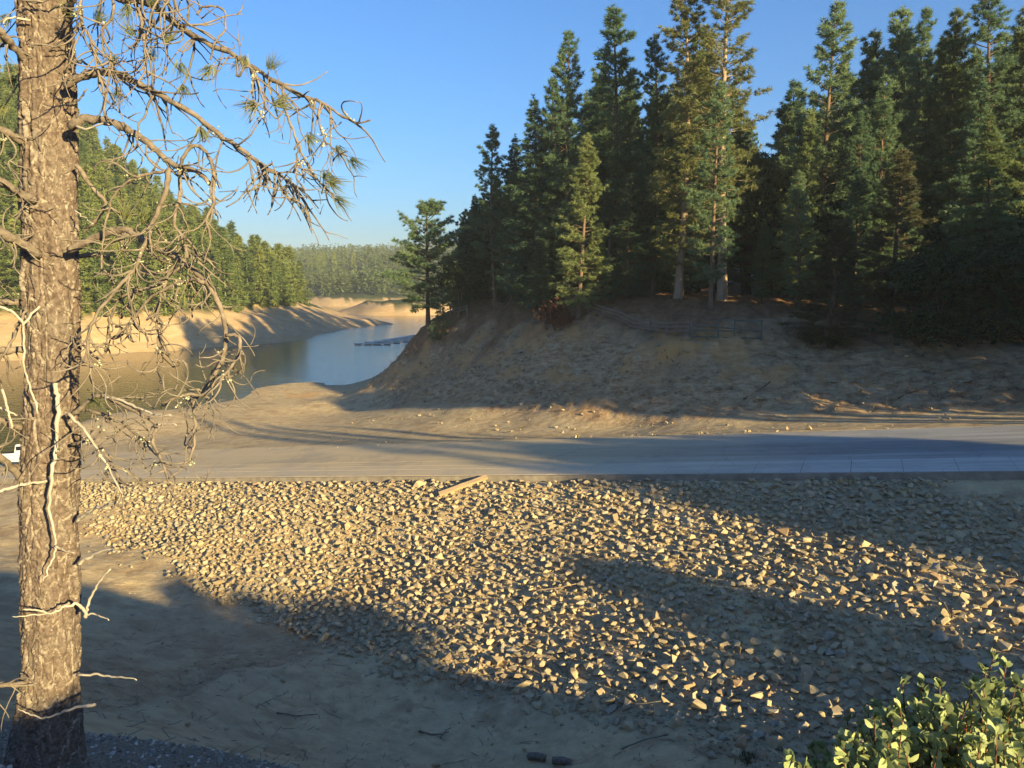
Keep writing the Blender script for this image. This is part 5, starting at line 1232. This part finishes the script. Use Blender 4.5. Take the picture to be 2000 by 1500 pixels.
        if pix[0][0] < 0 and mt == 'branch': twigs(b_P, b_o, 5, 0.2, 0.45, 0.1, 0.9, 0.008, 0.9, 0.5)
    # twigs right on the upper trunk and hanging in from above the picture
    up, PU = branch([(100, -160), (180, -90), (250, -40), (330, -30), (400, -60)], 5.8, 5.5, 14, 6)
    twigs(PU, up, 16, 0.4, 0.95, 0.25, 0.9, 0.0085, 0.55, 1.3, 0.7)
    u2, PU2 = branch([(120, -120), (150, -40), (160, 40), (180, 90), (195, 160)], 5.8, 5.6, 10, 5); twigs(PU2, u2, 10, 0.25, 0.6, 0.3, 1.0, 0.008, 0.7, 0.7)
    u3, PU3 = branch([(200, -60), (222, 20), (200, 60), (215, 110), (206, 200), (205, 228)], 5.7, 5.6, 8, 5); twigs(PU3, u3, 8, 0.2, 0.5, 0.2, 1.0, 0.007, 0.8, 0.6)
    u4, PU4 = branch([(268, 15), (280, 60), (283, 110), (286, 152)], 5.6, 5.5, 9, 6); twigs(PU4, u4, 6, 0.2, 0.45, 0.2, 1.0, 0.007, 0.8, 0.6)
    # hanging sprays with the living tufts at the right end
    s1, PS1 = branch([(553, 168), (556, 210), (577, 266), (595, 311), (616, 343), (640, 372), (652, 388)], 5.4, 5.2, 8, 4)
    s2, PS2 = branch([(626, 200), (623, 238), (637, 276), (658, 294), (680, 306)], 5.35, 5.2, 6, 4)
    s3, PS3 = branch([(463, 110), (464, 150), (480, 130), (500, 148), (515, 200), (520, 215)], 5.45, 5.3, 7, 4)
    s4, PS4 = branch([(582, 290), (578, 320), (580, 350), (598, 375)], 5.3, 5.25, 5, 3); s5, PS5 = branch([(385, 30), (395, 14), (425, 12), (440, 30), (436, 62), (418, 85), (412, 118)], 5.55, 5.45, 6, 5)
    s6, PS6 = branch([(556, 212), (540, 230), (522, 215), (505, 205), (470, 185)], 5.38, 5.3, 5, 3)
    for P_, b_ in ((PS1, s1), (PS2, s2), (PS3, s3), (PS4, s4)): twigs(P_, b_, 4, 0.15, 0.35, 0.2, 0.95, 0.0055, 0.5, 0.8)
    def tuft_at(px, py, src, b_, dd=5.4, drop=(0.3, 0, -0.6), sc=1.0):
        p = pxm(px, py, dd); j = int(np.argmin(np.linalg.norm(src - p, axis=1))); q = src[j]; mid = (p + q) / 2 + rg.normal(0, 0.04, 3) + [0, 0, -0.03]
        if np.linalg.norm(p - q) > 0.03:
            mb = MB(); mb.tube(smooth_path([q, mid, p], 8) - root_p, np.linspace(0.006, 0.004, 8), 4, True); mb.build('twig', M['twig'], b_, True)
        put_tuft(p, np.array(drop), b_, sc)
    for px, py, S, B_, dd, dr in ((415, 128, PA, bA, 5.5, (-.4, 0, -.5)), (525, 138, PA, bA, 5.45, (.4, 0, .7)), (500, 200, PS3, s3, 5.35, (-.3, 0, -.2)), (536, 205, PS3, s3, 5.35, (.6, 0, .1)), (600, 262, PS1, s1, 5.3, (.4, 0, -.6)), (655, 285, PS2, s2, 5.25, (.4, 0, -.5)),
                               (683, 308, PS2, s2, 5.2, (.6, 0, -.6)), (632, 335, PS1, s1, 5.25, (.3, 0, -.6)), (640, 352, PS1, s1, 5.2, (.5, 0, -.3)), (655, 385, PS1, s1, 5.2, (.6, 0, -.5)), (352, 120, PA, bA, 5.6, (.1, 0, -.9)), (356, 165, PB, bB, 5.6, (.3, 0, -.8)), (322, 85, PA, bA, 5.6, (.3, 0, .5)),
                               (300, 120, PB, bB, 5.65, (-.2, 0, .5)), (232, 112, PB, bB, 5.7, (-.4, 0, -.2)), (262, 72, PU4, u4, 5.6, (-.3, 0, .4)), (187, 45, PU2, u2, 5.65, (.3, 0, .4)), (150, 28, PU2, u2, 5.7, (-.5, 0, .3)), (250, 10, PA, bA, 5.65, (-.2, 0, -.7)), (292, 14, PA, bA, 5.6, (.3, 0, .3)),
                               (392, 248, PB, bB, 5.55, (.2, 0, -.9)), (228, 170, PB, bB, 5.75, (.1, 0, -.9)), (245, 428, PC, bC, 5.75, (0, 0, .6)), (275, 436, PD, bD, 5.7, (.4, 0, .4)), (285, 470, PD, bD, 5.7, (.4, 0, -.1)), (228, 462, PD, bD, 5.75, (-.3, 0, -.6)), (182, 768, PE, bE, 5.75, (.1, 0, -1)), (480, 110, PA, bA, 5.5, (-.3, 0, -.6))):
        tuft_at(px, py, S, B_, dd, dr, 1.0)
    for px, py in ((18, 30), (8, 70), (30, 150), (10, 205)): tuft_at(px, py, PU2, u2, 6.2, (-.4, 0, -.4), 1.0)
big_pine()
# ------------------------------------------------------------------ manzanita bush at the lower right
def bush():
    rb_ = random.Random(5); rn = np.random.default_rng(55)
    base = np.array([1.75, 2.75, 0.0]); base[2] = tz(base[0], base[1]) + CZ
    root = link('manzanita_bush', None, None, base); tag(root, 'green round leaved bush with reddish stems in the lower right corner', 'bush')
    n = 9; yy = np.linspace(-1, 1, n)
    V = []; 
    for t in np.linspace(0, 1, 5):
        w = math.sin(math.pi * min(1, t * 0.95 + 0.05)) ** 0.7 * 0.5
        for s in (-1, 0, 1): V.append((s * w * 0.72, t, 0.10 * abs(s) * w + 0.05 * math.sin(t * 3)))
    leaf = mesh_np('leaf', V, grid_faces(5, 3), M['manz'], True); LV = np.array(V); LF = grid_faces(5, 3)
    tips = [(1940, 1285), (1985, 1335), (1905, 1330), (1835, 1335), (1800, 1352), (1765, 1378), (1695, 1392), (1655, 1405), (1640, 1440), (1585, 1472), (1700, 1440), (1760, 1430), (1850, 1395), (1900, 1400), (1950, 1370), (1990, 1430), (1850, 1450), (1800, 1470), (1730, 1480), (1660, 1480), (1990, 1390), (1920, 1455), (1870, 1425), (1960, 1465), (1770, 1410), (1940, 1340), (1620, 1492), (1830, 1375), (1880, 1480), (1740, 1400), (1925, 1310), (1965, 1300)]
    tips += [(rb_.uniform(1580, 2000), rb_.uniform(1430, 1560)) for _ in range(22)] + [(rb_.uniform(1760, 2010), rb_.uniform(1325, 1450)) for _ in range(22)] + [(rb_.uniform(1600, 2120), rb_.uniform(1420, 1660)) for _ in range(30)] + [(rb_.uniform(2000, 2250), rb_.uniform(1330, 1560)) for _ in range(16)] + [(rb_.uniform(1700, 2000), rb_.uniform(1380, 1500)) for _ in range(16)]
    leaves = []
    for i, (px, py) in enumerate(tips):
        d = rb_.uniform(2.15, 2.95) if py < 1420 else rb_.uniform(1.95, 2.8)
        p = at(px, py, d); tip = np.array([p[0], p[1], p[2] + CZ]) - base
        st = np.array([rb_.gauss(0, 0.08), rb_.gauss(0, 0.08), -0.1]); mid = st * 0.45 + tip * 0.55 + [rb_.gauss(0, 0.05), rb_.gauss(0, 0.05), -0.08]
        P = smooth_path([st, mid, tip], 14); mb = MB(); mb.tube(P, np.linspace(0.009, 0.0018, 14), 5); mb.build('stem', M['manzstem'], root, True)
        subs = [(P, 0.45)]
        for _ in range(4):
            k = rb_.randint(5, 11); o = P[k]; e = o + (P[-1] - P[k]) * 0.4 + rn.normal(0, 0.075, 3) + [0, 0, 0.05]; Q = smooth_path([o, (o + e) / 2 + rn.normal(0, 0.01, 3), e], 7)
            m2 = MB(); m2.tube(Q, np.linspace(0.0035, 0.0016, 7), 4); m2.build('stem', M['manzstem'], root, True); subs.append((Q, 0.25))
        for Q, f0 in subs:
            for j in range(5):
                T_ = Q[-1] - Q[-2]; T_ /= np.linalg.norm(T_); d_ = T_ * 0.8 + rn.normal(0, 0.5, 3); leaves.append((Q[-1] - T_ * 0.004, d_ / np.linalg.norm(d_), rb_.uniform(0.024, 0.042), rb_.uniform(0, 6.28)))
            nl = rb_.randint(26, 34) if Q is P else rb_.randint(16, 22)
            for j in range(nl):
                f = f0 + (1 - f0) * (j + rb_.random()) / nl; idx = min(len(Q) - 2, int(f * (len(Q) - 1))); fq = f * (len(Q) - 1) - idx; pq = Q[idx] * (1 - fq) + Q[idx + 1] * fq; T_ = Q[idx + 1] - Q[idx]; T_ /= np.linalg.norm(T_)
                side = np.cross(T_, rvec(rn, 1)[0]); d_ = side + T_ * 0.55 + np.array([0, 0, 0.35]) + rn.normal(0, 0.2, 3)
                leaves.append((pq, d_ / np.linalg.norm(d_), rb_.uniform(0.024, 0.044), rb_.uniform(0, 6.28)))
    def mat_of(p, d, s, tw):
        q = Vector(d).to_track_quat('Y', 'Z') @ Quaternion((0, 1, 0), tw); return Matrix.Translation(p) @ q.to_matrix().to_4x4() @ Matrix.Diagonal((s, s, s, 1))
    def score(l):
        w = l[0] + base; px, py, f = [float(v) for v in proj(w[0], w[1], w[2] - CZ)]
        return (l[2] / f) * (1 if 1540 < px < 1995 and py < 1495 else 0) * (1.4 - 0.4 * (f - 1.8))
    leaves.sort(key=lambda l: -score(l))
    for l in leaves[:300]:
        o = link('leaf', leaf, root); o.matrix_local = mat_of(*l)
    Vs = []
    for l in leaves[300:]:
        m = np.array(mat_of(*l)); Vs.append(LV @ m[:3, :3].T + m[:3, 3])
    nV = len(LV); F = np.concatenate([LF + i * nV for i in range(len(Vs))])
    o = link('leaves', mesh_np('leaves', np.concatenate(Vs), F, M['manz'], True), root); o['kind'] = 'stuff'
    print('LEAVES', len(leaves))
bush()
# ------------------------------------------------------------------ white pickup at the foot of the ramp
def truck():
    h = at(20, 925, 56); s, w = ramp_sw(h[0], h[1])
    p = np.array(ramp_pt(61.5, 5.0)); p[2] += CZ
    root = link('pickup_truck', None, None, p)
    fwd = np.array([-RD[0], -RD[1], RS]); fwd /= np.linalg.norm(fwd)
    root.rotation_mode = 'QUATERNION'; root.rotation_quaternion = Vector(fwd).to_track_quat('X', 'Z')
    tag(root, 'white pickup truck at the foot of the ramp, mostly hidden by the big pine trunk', 'pickup truck')
    def prof(name, pts, y0, y1, mat, par, bev=0.0, tuck=0.0):
        n = len(pts); V = [(x, y0, z) for x, z in pts] + [(x, y1, z) for x, z in pts]
        bm = bmesh.new(); vs = [bm.verts.new(v) for v in V]
        bm.faces.new(vs[:n]); bm.faces.new(vs[n:][::-1])
        for i in range(n): bm.faces.new((vs[i], vs[n + i], vs[n + (i + 1) % n], vs[(i + 1) % n]))
        bmesh.ops.recalc_face_normals(bm, faces=bm.faces)
        if tuck:
            zt = max(z for x, z in pts); zb = min(z for x, z in pts)
            for v in bm.verts: v.co.y *= 1 - tuck * (v.co.z - zb) / (zt - zb)
        if bev: bmesh.ops.bevel(bm, geom=bm.edges[:], offset=bev, segments=2, affect='EDGES')
        me = bpy.data.meshes.new(name); bm.to_mesh(me); bm.free(); me.materials.append(M[mat]); return link(name, me, par)
    body = prof('body', [(-2.7, 0.55), (-2.7, 1.05), (-0.75, 1.08), (1.15, 1.08), (2.55, 0.98), (2.7, 0.85), (2.7, 0.5), (2.35, 0.42), (-2.3, 0.42)], -0.95, 0.95, 'paint', root, 0.05)
    cab = prof('cab', [(-0.75, 1.06), (-0.62, 1.72), (0.35, 1.74), (1.2, 1.06)], -0.88, 0.88, 'paint', root, 0.05, 0.14)
    for sgn in (-1, 1):
        y = sgn * 0.79
        prof('window', [(-0.50, 1.16), (-0.42, 1.58), (0.30, 1.60), (0.80, 1.16)], y - 0.05, y + 0.05, 'glass', cab)
        d = prof('door', [(-0.15, 0.5), (-0.15, 1.06), (1.05, 1.06), (1.05, 0.5)], sgn * 0.95 - 0.012, sgn * 0.95 + 0.012, 'paint', root, 0.01)
        m = MB(); m.box((0.02, sgn * 0.975, 0.95), (0.16, 0.03, 0.035)); m.build('handle', M['steel'], d)
        m = MB(); m.box((0.98, sgn * 1.03, 1.16), (0.1, 0.16, 0.14)); m.build('mirror', M['rubber'], root)
        m = MB(); m.box((2.66, sgn * 0.7, 0.82), (0.1, 0.32, 0.16)); m.build('headlight', M['lamp'], root)
        m = MB(); m.box((-2.69, sgn * 0.82, 0.85), (0.05, 0.14, 0.3)); m.build('tail_light', M['redlamp'], root)
        for x in (-1.65, 1.75):
            m = MB(); m.tube([(x, sgn * 0.70, 0.37), (x, sgn * 0.76, 0.37), (x, sgn * 0.92, 0.37), (x, sgn * 0.97, 0.37)], [0.30, 0.37, 0.37, 0.31], 22, True); wv = m.build('wheel', M['rubber'], root, True)
            m = MB(); m.tube([(x, sgn * 0.94, 0.37), (x, sgn * 0.985, 0.37)], [0.22, 0.19], 14, True); m.build('rim', M['steel'], wv)
    m = MB(); m.add([(0.42, -0.62, 1.69), (0.42, 0.62, 1.69), (1.16, 0.72, 1.12), (1.16, -0.72, 1.12), (0.40, -0.62, 1.66), (0.40, 0.62, 1.66), (1.10, 0.72, 1.09), (1.10, -0.72, 1.09)], F4=[(0, 1, 2, 3), (7, 6, 5, 4), (0, 4, 5, 1), (1, 5, 6, 2), (2, 6, 7, 3), (3, 7, 4, 0)]); 
    wsh = m.build('windscreen', M['glass'], cab); wsh.location = (0.045, 0, 0.03)
    m = MB(); m.box((-0.73, 0, 1.40), (0.05, 1.2, 0.36)); m.build('rear_window', M['glass'], cab)
    for x in (-2.76, 2.74): m = MB(); m.box((x, 0, 0.55), (0.12, 1.8, 0.18)); m.build('bumper', M['steel'], root)
    m = MB(); m.box((-1.75, 0, 1.085), (1.75, 1.6, 0.02)); m.build('load_bed', M['rubber'], root)
truck()
# ------------------------------------------------------------------ thin evening haze over the lake
def haze():
    m = bpy.data.materials.new('haze'); m.use_nodes = True; nt = m.node_tree; nt.nodes.remove(nt.nodes['Principled BSDF'])
    v = nt.nodes.new('ShaderNodeVolumePrincipled'); v.inputs['Color'].default_value = (0.78, 0.88, 1.0, 1); v.inputs['Density'].default_value = 0.00022; v.inputs['Anisotropy'].default_value = 0.0
    nt.links.new(v.outputs[0], nt.nodes['Material Output'].inputs['Volume'])
    mb = MB(); z0, z1 = CZ + WL - 12, CZ + 105; mb.box((0, 0, (z0 + z1) / 2), (5000, 5000, z1 - z0)); o = mb.build('haze', m); tag(o, kind='stuff')
haze()
